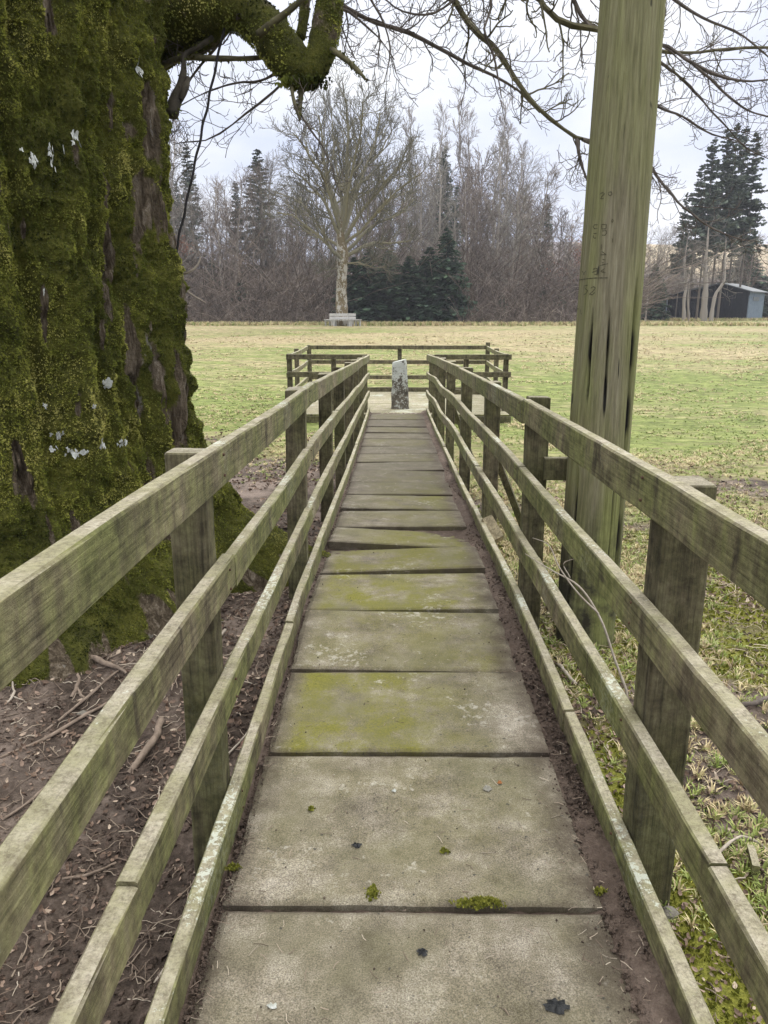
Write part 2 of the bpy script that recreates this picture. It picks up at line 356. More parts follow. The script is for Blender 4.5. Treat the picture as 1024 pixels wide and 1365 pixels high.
# ------------------------------------------------------------------ slabs
EDG = [-.9, -.28, .33, .945, 1.55, 2.215, 2.815, 3.43, 4.06, 4.60, 5.13, 5.75, 6.40, 7.0, 7.62, 8.25, 8.85, 9.5, 10.2, 10.9, 11.65, 12.6, 13.5]
TILT = {5: (-.004, .004), 6: (.004, -.006), 7: (-.006, .008), 8: (-.010, .018), 9: (-.014, -.024), 10: (-.006, .004), 11: (-.008, -.006), 12: (-.009, -.008)}
def slab(k, y0, y1, label):
    cx, cy = (SL_L + SL_R) / 2 + rng.normal() * .004, (y0 + y1) / 2; w, L = .922 / 2, (y1 - y0) / 2 - (.006 if k < 9 else .013)
    nx_, ny_ = 44, 30; u = np.linspace(-1, 1, nx_); v = np.linspace(-1, 1, ny_); U, Vv = np.meshgrid(u, v)
    x = U * w; y = Vv * L; tz, tx = TILT.get(k, (rng.normal() * .003, rng.normal() * .004)) if k < 12 else (rng.normal() * .007, rng.normal() * .006)
    edx = w - np.abs(x); edy = L - np.abs(y); e = np.minimum(edx, edy)
    # ragged edges, pulled in
    nn = fbm(xyz((x + cx).ravel() * 9, (y + cy).ravel() * 9, k * 3.1), 3, 51).reshape(x.shape)
    x = x - np.sign(U) * (np.abs(U) > .99) * (np.abs(nn) * .014); y = y - np.sign(Vv) * (np.abs(Vv) > .99) * np.abs(nn) * .008
    z = -.007 * np.clip(1 - e / .012, 0, 1) ** 2 + nn * .0022 + Vv * tz + U * tx
    top_ = np.stack([x, y, z], -1).reshape(-1, 3)
    i = np.arange(nx_ * ny_).reshape(ny_, nx_); Q = np.stack([i[:-1, :-1], i[:-1, 1:], i[1:, 1:], i[1:, :-1]], -1).reshape(-1, 4)
    rim = np.r_[i[0, :], i[1:, -1], i[-1, -2::-1], i[-2:0:-1, 0]]; n0 = len(top_); m = len(rim)
    bot = top_[rim].copy(); bot[:, 2] -= .05; bot[:, :2] *= .995
    j = np.arange(m); Qs = np.stack([rim, n0 + j, n0 + (j + 1) % m, rim[(j + 1) % m]], -1)
    V = np.r_[top_, bot]
    my = {2: .1, 3: .12, 4: .2, 5: .95, 6: .6, 7: 1.0, 8: 1.15, 9: .95, 10: .5, 11: .7, 12: 1.3}.get(k, .6 if k % 2 else .25)
    mx = fbm(xyz((V[:, 0] + cx) * 2, (V[:, 1] + cy) * 2, 4.), 3, 57)
    side = {5: -1, 6: .2, 7: -.3, 8: 0, 9: .7, 10: .5, 11: .9, 12: 1.2}.get(k, .3)
    moss = np.clip(my * (1 + side * V[:, 0] / w) + mx * .5 * my, 0, 1) * np.clip((w - np.abs(V[:, 0])) / .09, .0, 1)
    ex = w - np.abs(V[:, 0]); ey = L - np.abs(V[:, 1]); wob = .6 + .7 * np.clip(mx + .5, 0, 1.5)
    edge = np.clip(1 - ex / (np.where(V[:, 0] > 0, .14, .07) * wob), 0, 1) ** .7 * np.where(V[:, 0] > 0, 1.1, .8) + np.clip(1 - ey / .02, 0, 1) * .8
    edge[n0:] = 1
    sl = (float(deck(cy + .3)) - float(deck(cy - .3))) / .6
    V[:, 2] += V[:, 1] * sl
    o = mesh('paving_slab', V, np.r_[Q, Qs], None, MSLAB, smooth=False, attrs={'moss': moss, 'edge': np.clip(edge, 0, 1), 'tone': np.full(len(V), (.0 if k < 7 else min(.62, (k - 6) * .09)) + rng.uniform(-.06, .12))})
    o.location = (cx, cy, float(deck(cy)) + .002 + (.004 if k in (8, 10) else 0))
    for p in o.data.polygons: pass
    return tag(o, label, 'paving slab', 'concrete slabs of the walkway')
SLAB_LABELS = {
 2: 'bare grey slab just in front of the photographer, nearer than the slab with the black leaf',
 3: 'grey concrete slab at the bottom edge of the photo with a pale scuff and a black leaf',
 4: 'large bare grey slab with the moss clumps along its near joint, next beyond the black leaf slab',
 5: 'slab with a broad green algae patch on its left half, third from the bottom of the photo',
 6: 'slab with a pale bare left corner, fourth from the bottom of the photo',
 7: 'greenish slab just on the near side of the wide dark slanting gap',
 8: 'very mossy tilted slab just beyond the wide dark slanting gap',
 9: 'tilted slab mossy on its right, second slab beyond the wide dark slanting gap',
 10: 'pale bare slab, third beyond the wide dark slanting gap',
 11: 'slab greenish at its right end, fourth beyond the wide dark slanting gap',
 12: 'slab with a bright green moss patch at its right end, fifth beyond the slanting gap',
}
ORD = ['first', 'second', 'third', 'fourth', 'fifth', 'sixth', 'seventh', 'eighth', 'ninth', 'tenth', 'eleventh', 'twelfth']
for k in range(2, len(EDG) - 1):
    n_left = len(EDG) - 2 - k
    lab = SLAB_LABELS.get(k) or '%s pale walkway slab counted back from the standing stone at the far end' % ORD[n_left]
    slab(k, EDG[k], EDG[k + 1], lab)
# ------------------------------------------------------------------ fences
def board(name, mat, parent, axis_, a, b, cfun, half_t, hh, up_t=0.0, wob=.004, seed=0, step=.12):
    """a plank running along y (axis_='y') or x; cfun(s)->(centre across, top z). hh = height, half_t = half thickness"""
    K = max(3, int(abs(b - a) / step) + 1); t = np.linspace(a, b, K); c, topz = cfun(t)
    ch = .0045
    prof = [(-half_t, -ch), (-half_t + ch, 0), (half_t - ch, 0), (half_t, -ch), (half_t, -hh + ch), (half_t - ch, -hh), (-half_t + ch, -hh), (-half_t, -hh + ch)]
    # extra rows on the tall faces let the wood bow a little
    prof = np.array(prof); S = len(prof)
    n1 = fbm(np.c_[t * 1.4, t * 0 + seed * 7.7, t * 0], 3, seed) * wob; n2 = fbm(np.c_[t * 1.4, t * 0 + seed * 3.3, t * 0 + 9], 3, seed + 5) * wob
    V = np.zeros((K, S, 3))
    for k in range(S):
        p, q = prof[k]; jit = fbm(np.c_[t * 11, t * 0 + k * 3.7 + seed, t * 0], 2, seed + 11) * .0018
        across = c + p + n1 + jit; z = topz + q + n2 + jit
        V[:, k] = np.stack([across, t, z], -1) if axis_ == 'y' else np.stack([t, across, z], -1)
    i = np.arange(K * S).reshape(K, S); r = np.roll(i, -1, 1)
    Q = np.stack([i[:-1], r[:-1], r[1:], i[1:]], -1).reshape(-1, 4)
    if axis_ == 'x': Q = Q[:, ::-1]
    caps = [i[0][::-1], i[-1]]
    if axis_ == 'x': caps = [i[0], i[-1][::-1]]
    org = np.array(parent.location) if parent else np.zeros(3)
    return mesh(name, V.reshape(-1, 3) - org, Q, None, mat, parent, attrs=None, N=caps)
def post(name, mat, parent, x0, x1, y0, y1, zb, zt, lean=(0, 0), seed=0, slant=0.0):
    K = 14; t = np.linspace(0, 1, K); ch = .006
    xc, yc, hx, hy = (x0 + x1) / 2, (y0 + y1) / 2, (x1 - x0) / 2, (y1 - y0) / 2
    prof = np.array([(-hx, -hy + ch), (-hx + ch, -hy), (hx - ch, -hy), (hx, -hy + ch), (hx, hy - ch), (hx - ch, hy), (-hx + ch, hy), (-hx, hy - ch)])
    z = zb + (zt - zb) * t; V = np.zeros((K, 8, 3))
    for k in range(8):
        j = fbm(np.c_[z * 5, z * 0 + k * 2.7, z * 0 + seed], 2, seed) * .003
        V[:, k, 0] = xc + prof[k, 0] * (1 + 0 * t) + j + lean[0] * t; V[:, k, 1] = yc + prof[k, 1] + j + lean[1] * t; V[:, k, 2] = z
    V[-1, :, 2] += (V[-1, :, 1] - yc) * slant + (V[-1, :, 0] - xc) * slant * .6
    tb = V[-1].copy(); tb[:, :2] = (tb[:, :2] - [xc + lean[0], yc + lean[1]]) * .93 + [xc + lean[0], yc + lean[1]]; tb[:, 2] += .004
    V = np.concatenate([V, tb[None]], 0); K += 1
    i = np.arange(K * 8).reshape(K, 8); r = np.roll(i, -1, 1); Q = np.stack([i[:-1], r[:-1], r[1:], i[1:]], -1).reshape(-1, 4)
    return mesh(name, V.reshape(-1, 3) - np.array(parent.location), Q, None, mat, parent, N=[i[0][::-1], i[-1]])

TL = np.array([(-2, 1.09), (.8, 1.085), (1.33, 1.075), (3.1, 1.02), (4.3, 1.0), (6, .93), (8.4, .82), (11, .71), (14, .59)])
TR = np.array([(-2, 1.05), (1.2, 1.045), (1.65, 1.04), (3.4, 1.0), (5.2, .945), (7.2, .877), (10, .77), (14, .60)])
from math import sin
def walk_fence(side, label):
    T = TL if side < 0 else TR; x = XL if side < 0 else XR; f = empty('wooden_fence', (x + side * .08, 1.2, float(ground_base(x, 1.2))))
    tag(f, label, 'fence', 'fences along the walkway')
    top = lambda y: np.interp(y, T[:, 0], T[:, 1])
    wave = lambda y: .012 * np.sin(y * 1.7 + side) * np.clip(y / 6 - .5, 0, 1)
    cuts = {-1: [[-1.7, .2, 4.28, 8.2, 11.3, 14.02], [-1.7, 2.0, 6.1, 9.3, 14.02], [-1.7, 1.1, 4.2, 7.7, 11.0, 14.02], [-1.7, 1.0, 3.1, 6.1, 9.2, 14.0]],
            1: [[-1.7, .1, 3.5, 7.1, 11.0, 14.02], [-1.7, -.1, 3.52, 7.2, 11.0, 14.02], [-1.7, 1.2, 3.1, 5.4, 9.2, 14.02], [-1.7, .6, 2.35, 5.5, 9.0, 14.0]]}[side]
    hs = [.105, .092, .090, .105]; ht = .019
    for k in range(4):
        c = cuts[k]
        for j in range(len(c) - 1):
            a, b = c[j] + .0015, c[j + 1] - .0015
            off = (.0, .004, -.003, .002)[(j + k) % 4]
            if k < 3: fz = lambda y, k=k, off=off: (x + side * (ht + off * .3) + y * 0 + wave(y) * .35, top(y) - (0, .31, .628)[k] + off + (wave(y) if k else 0))
            else: fz = lambda y, off=off: (x + side * ht + y * 0, deck(y) + np.interp(y, [0, 14], [.085, .055]) + off * 1.5)
            board('rail' if k < 3 else 'kerb_board', W['y'], f, 'y', a, b, fz, ht, hs[k], seed=int(40 + side * 20 + k * 5 + j))
    xo = x + side * (2 * ht + .003)
    ps = [(-.2, .1, 0), (1.88, .097, .0), (3.93, .10, .01), (5.85, .10, 0), (7.4, .1, .01), (9.0, .1, 0), (10.5, .1, 0), (12.1, .1, 0), (13.85, .09, 0)] if side < 0 else \
         [(-.3, .1, 0), (1.70, .112, .0), (3.52, .10, .02), (5.15, .10, 0), (7.1, .1, .012), (9.1, .1, 0), (10.9, .1, 0), (12.4, .1, 0), (13.85, .09, 0)]
    for n, (y, w, up) in enumerate(ps):
        zt = float(top(y)) + up + rng.uniform(-.030, -.010); lx = {(-1, 1): -.0, (-1, 2): .02}.get((side, n), rng.normal() * .004)
        a, b = (xo, xo + w) if side > 0 else (xo - w, xo)
        zb = float(ground_base((a + b) / 2, y)) - .25
        post('post', WP, f, a, b, y, y + w * .95, zb, zt, (lx, rng.normal() * .004), n + 3, rng.uniform(-.12, .12))
    MN = m_simple('rusty_nail', (.05, .03, .02), (.14, .08, .05), 300, .6)
    for n, (y, w, up) in enumerate(ps[1:4]):
        for k in range(4):
            for dzz in (.028, -.026):
                zc = (float(top(y)) - (0, .31, .628)[k] - .048 if k < 3 else float(deck(y)) + .028) + dzz; a = np.linspace(0, 2 * math.pi, 8, endpoint=False); rr = .0042
                xx = x - side * .0035; V = np.r_[np.c_[np.full(8, x + side * .004), y + w / 2 + np.cos(a) * rr, zc + np.sin(a) * rr], np.c_[np.full(8, xx), y + w / 2 + np.cos(a) * rr * .8, zc + np.sin(a) * rr * .8]]
                j = np.arange(8); o = mesh('nail_head', V - np.array(f.location), np.stack([j, (j + 1) % 8, (j + 1) % 8 + 8, j + 8], -1), None, MN, f, N=[list(range(8, 16))])
    return f
fl = walk_fence(-1, 'lichened wooden rail fence on the left of the walkway beside the mossy tree')
fr = walk_fence(1, 'greenish wooden rail fence on the right of the walkway beside the pole')
# short timber behind the second right post, and the two braces
px = XR + .04
blk = at_depth(728, 610, 3.66)
board('packing_block', WP, fr, 'x', px + .072, px + .072 + .15, lambda t: (t * 0 + 3.49, t * 0 + .735), .02, .105, seed=3)
def brace(p0, p1, w, th, name, mat, parent, label=None):
    p0, p1 = np.array(p0, float), np.array(p1, float); d = p1 - p0; L = np.linalg.norm(d); d /= L
    u = np.cross(d, [1, 0, 0.]); u /= np.linalg.norm(u); v = np.cross(d, u); V = []
    K = 5
    for k in range(K):
        c = p0 + d * L * k / (K - 1)
        for a, b in ((-1, -1), (1, -1), (1, 1), (-1, 1)): V.append(c + u * a * w / 2 + v * b * th / 2)
    i = np.arange(K * 4).reshape(K, 4); r = np.roll(i, -1, 1); Q = np.stack([i[:-1], r[:-1], r[1:], i[1:]], -1).reshape(-1, 4)
    V = np.array(V); V += fbm(V * 9, 2, 5)[:, None] * .003
    return mesh(name, V - (np.array(parent.location) if parent else 0), Q, None, mat, parent, N=[i[0][::-1], i[-1]])
brace((px + .055, 5.35, .50), (px + .46, 5.75, -.42), .09, .045, 'brace', WP, fr)
brace((px + .055, 9.3, .35), (px + .42, 9.6, -.55), .09, .045, 'brace', WP, fr)

# ------------------------------------------------------------------ platform at the far end
pz = -.425; PX0, PX1, PY0, PY1 = -1.93, 2.08, 13.62, 17.45
pd = empty('timber_platform', (.07, 15.5, -.62)); tag(pd, 'low timber platform floor at the far end of the walkway around the standing stone', 'platform')
y = PY0; n = 0
while y < PY1 - .05:
    w = .145 + rng.uniform(-.004, .004)
    if PY0 + .65 < y < PY0 + .65 + 2 * .15:      # gap left for the standing stone
        for a, b in ((PX0, -.055), (.285, PX1)):
            board('deck_board', WD['x'] if 0 else W['x'], pd, 'x', a, b, lambda t, yy=y, w=w: (t * 0 + yy + w / 2, t * 0 + pz + .0015 * (n % 2)), w / 2 - .003, .032, seed=n + 3, step=.3)
    else:
        board('deck_board', W['x'], pd, 'x', PX0 if y > 14.08 else (PX0), PX1, lambda t, yy=y, w=w: (t * 0 + yy + w / 2, t * 0 + pz + .0015 * (n % 2)), w / 2 - .003, .032, seed=n + 3, step=.3)
    y += w + .004; n += 1
for yy in (PY0 + .03, 15.4, PY1 - .05):
    board('beam', WP, pd, 'x', PX0 + .01, PX1 - .01, lambda t, yy=yy: (t * 0 + yy, t * 0 + pz - .036), .035, .13, seed=int(yy * 3), step=.3)
pf = empty('platform_fence', (.07, 15.6, -.6)); tag(pf, 'dark wooden rail fence boxing in the far platform behind the standing stone', 'fence')
zt = .595
def prail(ax, a, b, c, z, h=.085, seed=0, bow=0.0, mat=None):
    board('rail', mat or WD[ax], pf, ax, a, b, lambda t: (t * 0 + c, z + bow * np.sin((t - a) / (b - a) * math.pi)), .019, h, seed=seed, step=.2)
yb = PY1 - .02
for k, z in enumerate((zt + .0, zt - .32, zt - .655)):
    prail('x', PX0 + .06, .17, yb, z, seed=60 + k); prail('x', .174, PX1 - .03, yb, z, seed=66 + k)
prail('x', PX0 + .06, PX1 - .03, yb, pz + .10, .10, seed=71)
for sx, c in ((-1, PX0), (1, PX1 - .02)):
    for k, z in enumerate((zt - .01, zt - .33, zt - .665)):
        prail('y', PY0 + .45, yb - .02, c + sx * .0, z, seed=73 + k, bow=-.02, mat=W['y'])
    prail('y', PY0 + .45, yb - .02, c, pz + .09, .09, seed=79)
yf_ = PY0 + .42
for (a, b, sd) in ((PX0 - .0, XL - .045, 0), (XR + .045, PX1 + .02, 3)):
    for k, z in enumerate((zt - .0, zt - .31, zt - .62)):
        prail('x', a, b, yf_ - .003 * k, z, .092, seed=81 + k + sd)
for (x, y, t) in ((PX0 + .03, yf_ + .065, 0), (PX0 - .06 + .0, 15.9, -.0), (PX0 + .03, yb + .03, .0), (.12, yb + .03, -.01), (PX1 - .02 + .02, yb + .03, .06), (PX1 + .01, 16.0, .0), (PX1 - .06, yf_ + .065, 0), (-1.1, yf_ + .065, -.03), (1.3, yf_ + .065, -.02)):
    post('post', WD['z'], pf, x - .045, x + .045, y, y + .09, float(ground_base(x, y)) - .2, zt + t, seed=int(abs(x * 9 + y)))

# ------------------------------------------------------------------ standing stone
def rock(center, rx, ry, h, seed, topcut=0.25, S=22, K=26):
    t = np.linspace(0, 1, K); a = np.arange(S) * 2 * math.pi / S; A, T = np.meshgrid(a, t)
    sq = 1 / np.maximum(np.abs(np.cos(A)), np.abs(np.sin(A))) ** .75
    w = np.interp(T, [0, .08, .3, .7, .93, 1], [1.12, 1.08, 1.02, .95, .88, .78])
    x = rx * np.cos(A) * sq * w; y = ry * np.sin(A) * sq * w; z = T * h
    z = z + (x / rx) * topcut * h * .1 * T ** 6
    P = np.stack([x, y, z], -1).reshape(-1, 3); n = fbm(P * 5 + seed, 4, seed)[:, None]; P = P + P * [.14, .14, 0] * n * 1.2 + [0, 0, 1] * n * .015
    i = np.arange(K * S).reshape(K, S); r = np.roll(i, -1, 1); Q = np.stack([i[:-1], r[:-1], r[1:], i[1:]], -1).reshape(-1, 4)
    c = np.array([[0, 0, float(P[-S:, 2].mean()) + .01]]); V = np.r_[P, c] + center
    T_ = np.stack([i[-1], r[-1], np.full(S, len(P))], -1); return V, Q, T_
s = NT('lichened_stone', .9); c = s.coord('World'); n1 = s.noise(c, 6, 5, .65); n2 = s.noise(c, 32, 4, .7)
bs = s.mix(s.ramp(n1, [(.35, 0.0), (.6, 1.0)]), (.055, .052, .042), (.17, .145, .115))
sep = s.n('ShaderNodeSeparateXYZ'); s.l(c, sep.inputs[0]); hgt = s.n('ShaderNodeMapRange'); s.l(sep.outputs[2], hgt.inputs[0]); hgt.inputs[1].default_value = -.25; hgt.inputs[2].default_value = .45
li = s.ramp(s.math('ADD', s.math('MULTIPLY', n1, .6), s.math('ADD', s.math('MULTIPLY', n2, .5), s.math('MULTIPLY', hgt.outputs[0], .11))), [(.585, 0.0), (.62, 1.0)])
MST = s.done(s.mix(li, bs, (.42, .44, .42)), s.bump(n2, .7, .02))
V, Q, T_ = rock(np.array([.115, 14.46, pz - .12]), .155, .12, 1.0, 31, .35)
V[:, 0] += (V[:, 2] - pz) * -.02
o = mesh('standing_stone', V, Q, T_, MST, smooth=False, loc=(.115, 14.42, pz - .12)); tag(o, 'squat grey standing stone mottled with white lichen at the end of the walkway', 'stone')
# ------------------------------------------------------------------ wooden pole
s = NT('pole_wood', .9); c = s.coord(scale=(26, 26, .9)); gr = s.noise(c, 3.2, 7, .75); o_ = s.coord(); big = s.noise(s.coord(scale=(5, 5, .8)), 1.0, 4, .6); med = s.noise(o_, 9, 5, .7)
sep = s.n('ShaderNodeSeparateXYZ'); s.l(s.n('ShaderNodeTexCoord').outputs['Object'], sep.inputs[0])
base = s.ramp(gr, [(.3, (.085, .074, .050)), (.5, (.175, .155, .108)), (.72, (.30, .275, .20))])
alg = s.ramp(gr, [(.3, (.10, .108, .035)), (.7, (.27, .285, .11))])
hh = s.n('ShaderNodeMapRange'); s.l(sep.outputs[2], hh.inputs[0]); hh.inputs[1].default_value = 2.6; hh.inputs[2].default_value = 1.0
col = s.mix(s.math('MULTIPLY', s.ramp(big, [(.36, .1), (.58, 1.0)]), s.math('ADD', s.math('MULTIPLY', hh.outputs[0], .35), .6)), base, alg)
col = s.mix(s.ramp(s.attr('crack'), [(.15, 0.0), (.6, 1.0)]), col, (.012, .011, .009)); cr = s.ramp(s.noise(s.coord(scale=(34, 34, 1.1)), 1.0, 2, .5), [(.255, 1.0), (.275, 0.0)]); col = s.mix(cr, col, (.018, .018, .014))  # crack attribute paints the shade of the crack depth into the colour
kn = s.ramp(s.noise(s.coord(scale=(22, 22, 8)), 1.0, 2, .5), [(.735, 0.0), (.76, .85)]); col = s.mix(kn, col, (.035, .034, .025))
low = s.n('ShaderNodeMapRange'); s.l(sep.outputs[2], low.inputs[0]); low.inputs[1].default_value = .75; low.inputs[2].default_value = .35
col = s.mix(s.math('MULTIPLY', low.outputs[0], s.ramp(s.math('ADD', s.math('MULTIPLY', big, .5), s.math('MULTIPLY', med, .5)), [(.46, 1.0), (.60, 0.0)])), col, (.035, .032, .022))
MPOLE = s.done(col, s.bump(s.math('SUBTRACT', gr, s.math('MULTIPLY', cr, 1.5)), .8, .008))
pb = at_depth(779, 845, 3.55); pole_g = float(ground_base(pb[0], pb[1]))
# axis of the pole: two points on its centre line
pA = at_y(780, 840, 3.42); pB = at_y(843, 0, 3.50)
PD = (pB - pA) / (pB[2] - pA[2])
def pole_c(z): return pA + PD * (z - pA[2])
def pole_r(z): return np.interp(z, [-.3, .3, 1.0, 2.6, 8], [.137, .136, .135, .127, .108])
def pole_pt(th, z, out=0.0):
    th = np.asarray(th, float); z = np.asarray(z, float) + th * 0; P = np.c_[pA[0] + PD[0] * (z - pA[2]), pA[1] + PD[1] * (z - pA[2]), z]
    rr = pole_r(z)
    # slightly flattened front face and a split edge on the right
    rr = rr * (1 - .035 * np.exp(-((th + 1.75) / .5) ** 2) + .03 * np.exp(-((th + .75) / .16) ** 2)) + fbm(np.c_[np.cos(th) * 4, np.sin(th) * 4, z * .7], 3, 71) * .007
    gz = np.clip((1.9 - z) / .4, 0, 1)
    for (t0, w, d, lo, hi) in ((-2.33, .035, .03, 1.02, 1.44), (-1.76, .03, .03, 1.0, 1.42), (-.86, .06, .028, .2, 1.55), (-2.55, .05, .02, -.2, .75), (-1.25, .03, .012, .2, .8)):
        t1 = t0 + .05 * np.sin(z * 3)
        rr = rr - d * np.exp(-((th - t1) / w) ** 2) * np.clip((z - lo) / .08, 0, 1) * np.clip((hi - z) / .15, 0, 1)
    P[:, 0] += (rr + out) * np.cos(th); P[:, 1] += (rr + out) * np.sin(th); return P
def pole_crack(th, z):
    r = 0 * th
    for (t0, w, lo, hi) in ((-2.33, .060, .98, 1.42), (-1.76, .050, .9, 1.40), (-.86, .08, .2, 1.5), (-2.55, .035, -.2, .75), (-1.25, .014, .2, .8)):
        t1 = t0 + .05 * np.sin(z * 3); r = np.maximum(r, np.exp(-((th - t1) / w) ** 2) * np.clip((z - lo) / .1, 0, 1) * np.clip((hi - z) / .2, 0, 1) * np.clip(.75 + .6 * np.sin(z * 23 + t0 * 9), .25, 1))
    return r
nz, nt = 420, 320; zz = np.linspace(-.4, 7.5, nz); th = np.linspace(0, 2 * math.pi, nt, endpoint=False) - math.pi
TH, ZZ = np.meshgrid(th, zz); P = pole_pt(TH.ravel(), ZZ.ravel()); i = np.arange(nz * nt).reshape(nz, nt); r = np.roll(i, -1, 1)
pl = empty('wooden_pole', (pA[0], pA[1], pole_g)); tag(pl, 'tall weathered wooden pole with carved marks standing behind the right fence', 'pole')
org = np.array(pl.location)
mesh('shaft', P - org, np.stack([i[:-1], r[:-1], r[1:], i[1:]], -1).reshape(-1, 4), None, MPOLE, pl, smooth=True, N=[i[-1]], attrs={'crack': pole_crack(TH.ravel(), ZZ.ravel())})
# carved strokes, cut dark and shallow: thin strips lying on the shaft
def on_pole(px, py):
    d = ray(px, py); t = 2.6; best = (9, None)
    for _ in range(60):
        p = CAM + d * t; cxy = pole_c(p[2]); rr = math.hypot(p[0] - cxy[0], p[1] - cxy[1]) - float(pole_r(p[2]))
        if rr < best[0]: best = (rr, p)
        t += rr * .8
    p = best[1]; cxy = pole_c(p[2])
    a_ = math.atan2(p[1] - cxy[1], p[0] - cxy[0]); return (a_ - 2 * math.pi if a_ > 1.2 else a_), p[2]
def q(x, y): return 760 + x / 8.533, 260 + y / 8.533
strokes = [[(320, 340), (285, 338), (268, 362), (285, 385), (318, 378)], [(270, 440), (312, 436)], [(274, 458), (276, 492), (300, 488)],
 [(352, 335), (412, 335), (408, 384), (360, 386), (362, 340)], [(366, 410), (408, 402), (416, 430), (398, 458), (362, 456)],
 [(360, 560), (352, 625)], [(345, 680), (412, 678)], [(410, 680), (360, 640)], [(365, 730), (402, 738)], [(360, 768), (385, 764)], [(335, 805), (385, 790), (432, 780)],
 [(265, 845), (300, 832), (318, 850), (290, 870), (255, 880)], [(275, 900), (305, 905), (312, 885)], [(395, 832), (345, 870), (408, 885)], [(372, 850), (380, 890)],
 [(105, 850), (125, 842)], [(140, 862), (165, 910)], [(185, 862), (150, 905)], [(95, 968), (180, 955), (300, 943), (432, 942)],
 [(215, 1025), (170, 1030), (180, 1065), (212, 1085), (195, 1120), (155, 1135)], [(240, 1060), (270, 1042), (292, 1055), (270, 1090), (225, 1130)], [(225, 1130), (262, 1135), (285, 1105)],
 [(72, 1295), (105, 1295)], [(118, 1300), (120, 1340), (135, 1355)],
 [(340, -5), (375, -30), (395, -12), (370, 10), (350, 45), (385, 40)], [(430, -30), (470, -38), (478, -5), (445, 8), (432, -25)],
 [(470, 285), (488, 275), (490, 300), (475, 312), (472, 288)], [(475, 495), (482, 500), (480, 540)]]
mb = MB()
for st in strokes:
    uv = np.array([on_pole(*q(x, y)) for x, y in st]); L = np.r_[0, np.cumsum(np.hypot(np.diff(uv[:, 0]) * .13, np.diff(uv[:, 1])))]
    K = max(4, int(L[-1] / .004) + 2); t = np.linspace(0, L[-1], K); a = np.interp(t, L, uv[:, 0]); z = np.interp(t, L, uv[:, 1])
    da = np.gradient(a) * .13; dz = np.gradient(z); n = np.hypot(da, dz) + 1e-9; w = .0017 * (1 + .35 * np.sin(t * 900 + a * 50)) * np.minimum(1, np.minimum(t, L[-1] - t) / .004 + .45)
    l = pole_pt(a - dz / n * w / .13, z + da / n * w, .0012); r_ = pole_pt(a + dz / n * w / .13, z - da / n * w, .0012)
    V = np.stack([l, r_], 1).reshape(-1, 3); j = np.arange(K - 1) * 2; mb.add(V, np.stack([j, j + 1, j + 3, j + 2], -1))
MCARV = m_simple('carved_groove', (.045, .040, .025), (.11, .10, .06), 160)
mb.build('carved_mark', MCARV, pl, origin=org)

# ------------------------------------------------------------------ the great mossy tree
TC = np.array([-2.33, 4.3]); TG = -.16
BZ = np.array([-.5, -.16, .0, .2, .45, .75, 1.1, 1.6, 2.2, 3.0, 4.2, 6.0]); BR = np.array([1.52, 1.47, 1.33, 1.21, 1.12, 1.08, 1.06, 1.05, 1.05, 1.06, 1.15, 1.0])
def trunk_r(th, z):
    r = np.interp(z, BZ, BR)
    lobes = .055 * np.cos(5 * th + .9) + .04 * np.cos(8 * th - .3 + .25 * z) + .028 * np.cos(13 * th + 1.1 * np.sin(z))
    fl = np.exp(-np.clip(z - TG, 0, 9) / .42)
    r = r + lobes * (1 + 1.3 * fl)
    for t0, w, a, dc in ((.15, .16, .62, .30), (-1.05, .30, .26, .45), (-.5, .13, .2, .35), (-1.75, .25, .22, .3), (1.0, .3, .3, .3), (2.2, .3, .3, .4), (-2.6, .3, .35, .4)):
        dth = (th - t0 + math.pi) % (2 * math.pi) - math.pi
        r = r + a * np.exp(-(dth / w) ** 2) * np.exp(-np.clip(z - TG, 0, 9) / dc)
    # two deep seams in the bark facing the camera
    for t0, w, d in ((-.86, .035, .07), (-1.32, .05, .08)):
        t1 = t0 + .05 * np.sin(z * 1.3) + .03 * z * 0; dth = (th - t1 + math.pi) % (2 * math.pi) - math.pi
        r = r - d * np.exp(-(dth / w) ** 2) * np.clip(z / 1.2, .15, 1)
    return r
def bare(th, z):       # 1 where the bark shows instead of moss
    P = np.c_[np.cos(th) * 3.2, np.sin(th) * 3.2, z * .7]; n = fbm(P, 4, 77)
    b = np.exp(-((th + .20 + .06 * np.sin(z * 2)) / .15) ** 2) * np.clip(.22 + z * .12, 0, .45) + np.exp(-((th + .62) / .05) ** 2) * .25 * (z > 1) + np.clip((.06 - z) / .22, 0, 1) * .9 + np.clip(z - 1.5, 0, 1) * .06
    n2 = fbm(np.c_[np.cos(th) * 16, np.sin(th) * 16, z * 3.0], 3, 78); return np.clip((n * .55 + n2 * 1.6 + b + .12 * np.exp(-((th + .25) / .35) ** 2) - .56) * 2.6, 0, 1)
def trunk_pt(th, z, out=0.0, detail=True):
    th = np.asarray(th, float); z = np.asarray(z, float) + 0 * th; r = trunk_r(th, z)
    if detail:
        q_ = np.c_[np.cos(th) * 2.4, np.sin(th) * 2.4, z * .9]
        r = r + fbm(q_ * [1, 1, .4], 4, 80) * .05 + fbm(q_ * [5, 5, 1.0], 4, 84) * .075
        bk = bare(th, z); rid = np.abs(fbm(np.c_[np.cos(th) * 22, np.sin(th) * 22, z * 3.2], 3, 88)); r = r - (1 - np.clip(rid * 5, 0, 1)) * .05 * bk * np.clip((z + .1) / .4, .25, 1) + bk * 0
        r = r + (fbm(np.c_[np.cos(th) * 14, np.sin(th) * 14, z * 8], 3, 90) * .060 + fbm(np.c_[np.cos(th) * 34, np.sin(th) * 34, z * 30], 2, 92) * .02) * (1 - bk)
    return np.c_[TC[0] + (r + out) * np.cos(th), TC[1] + (r + out) * np.sin(th), z]
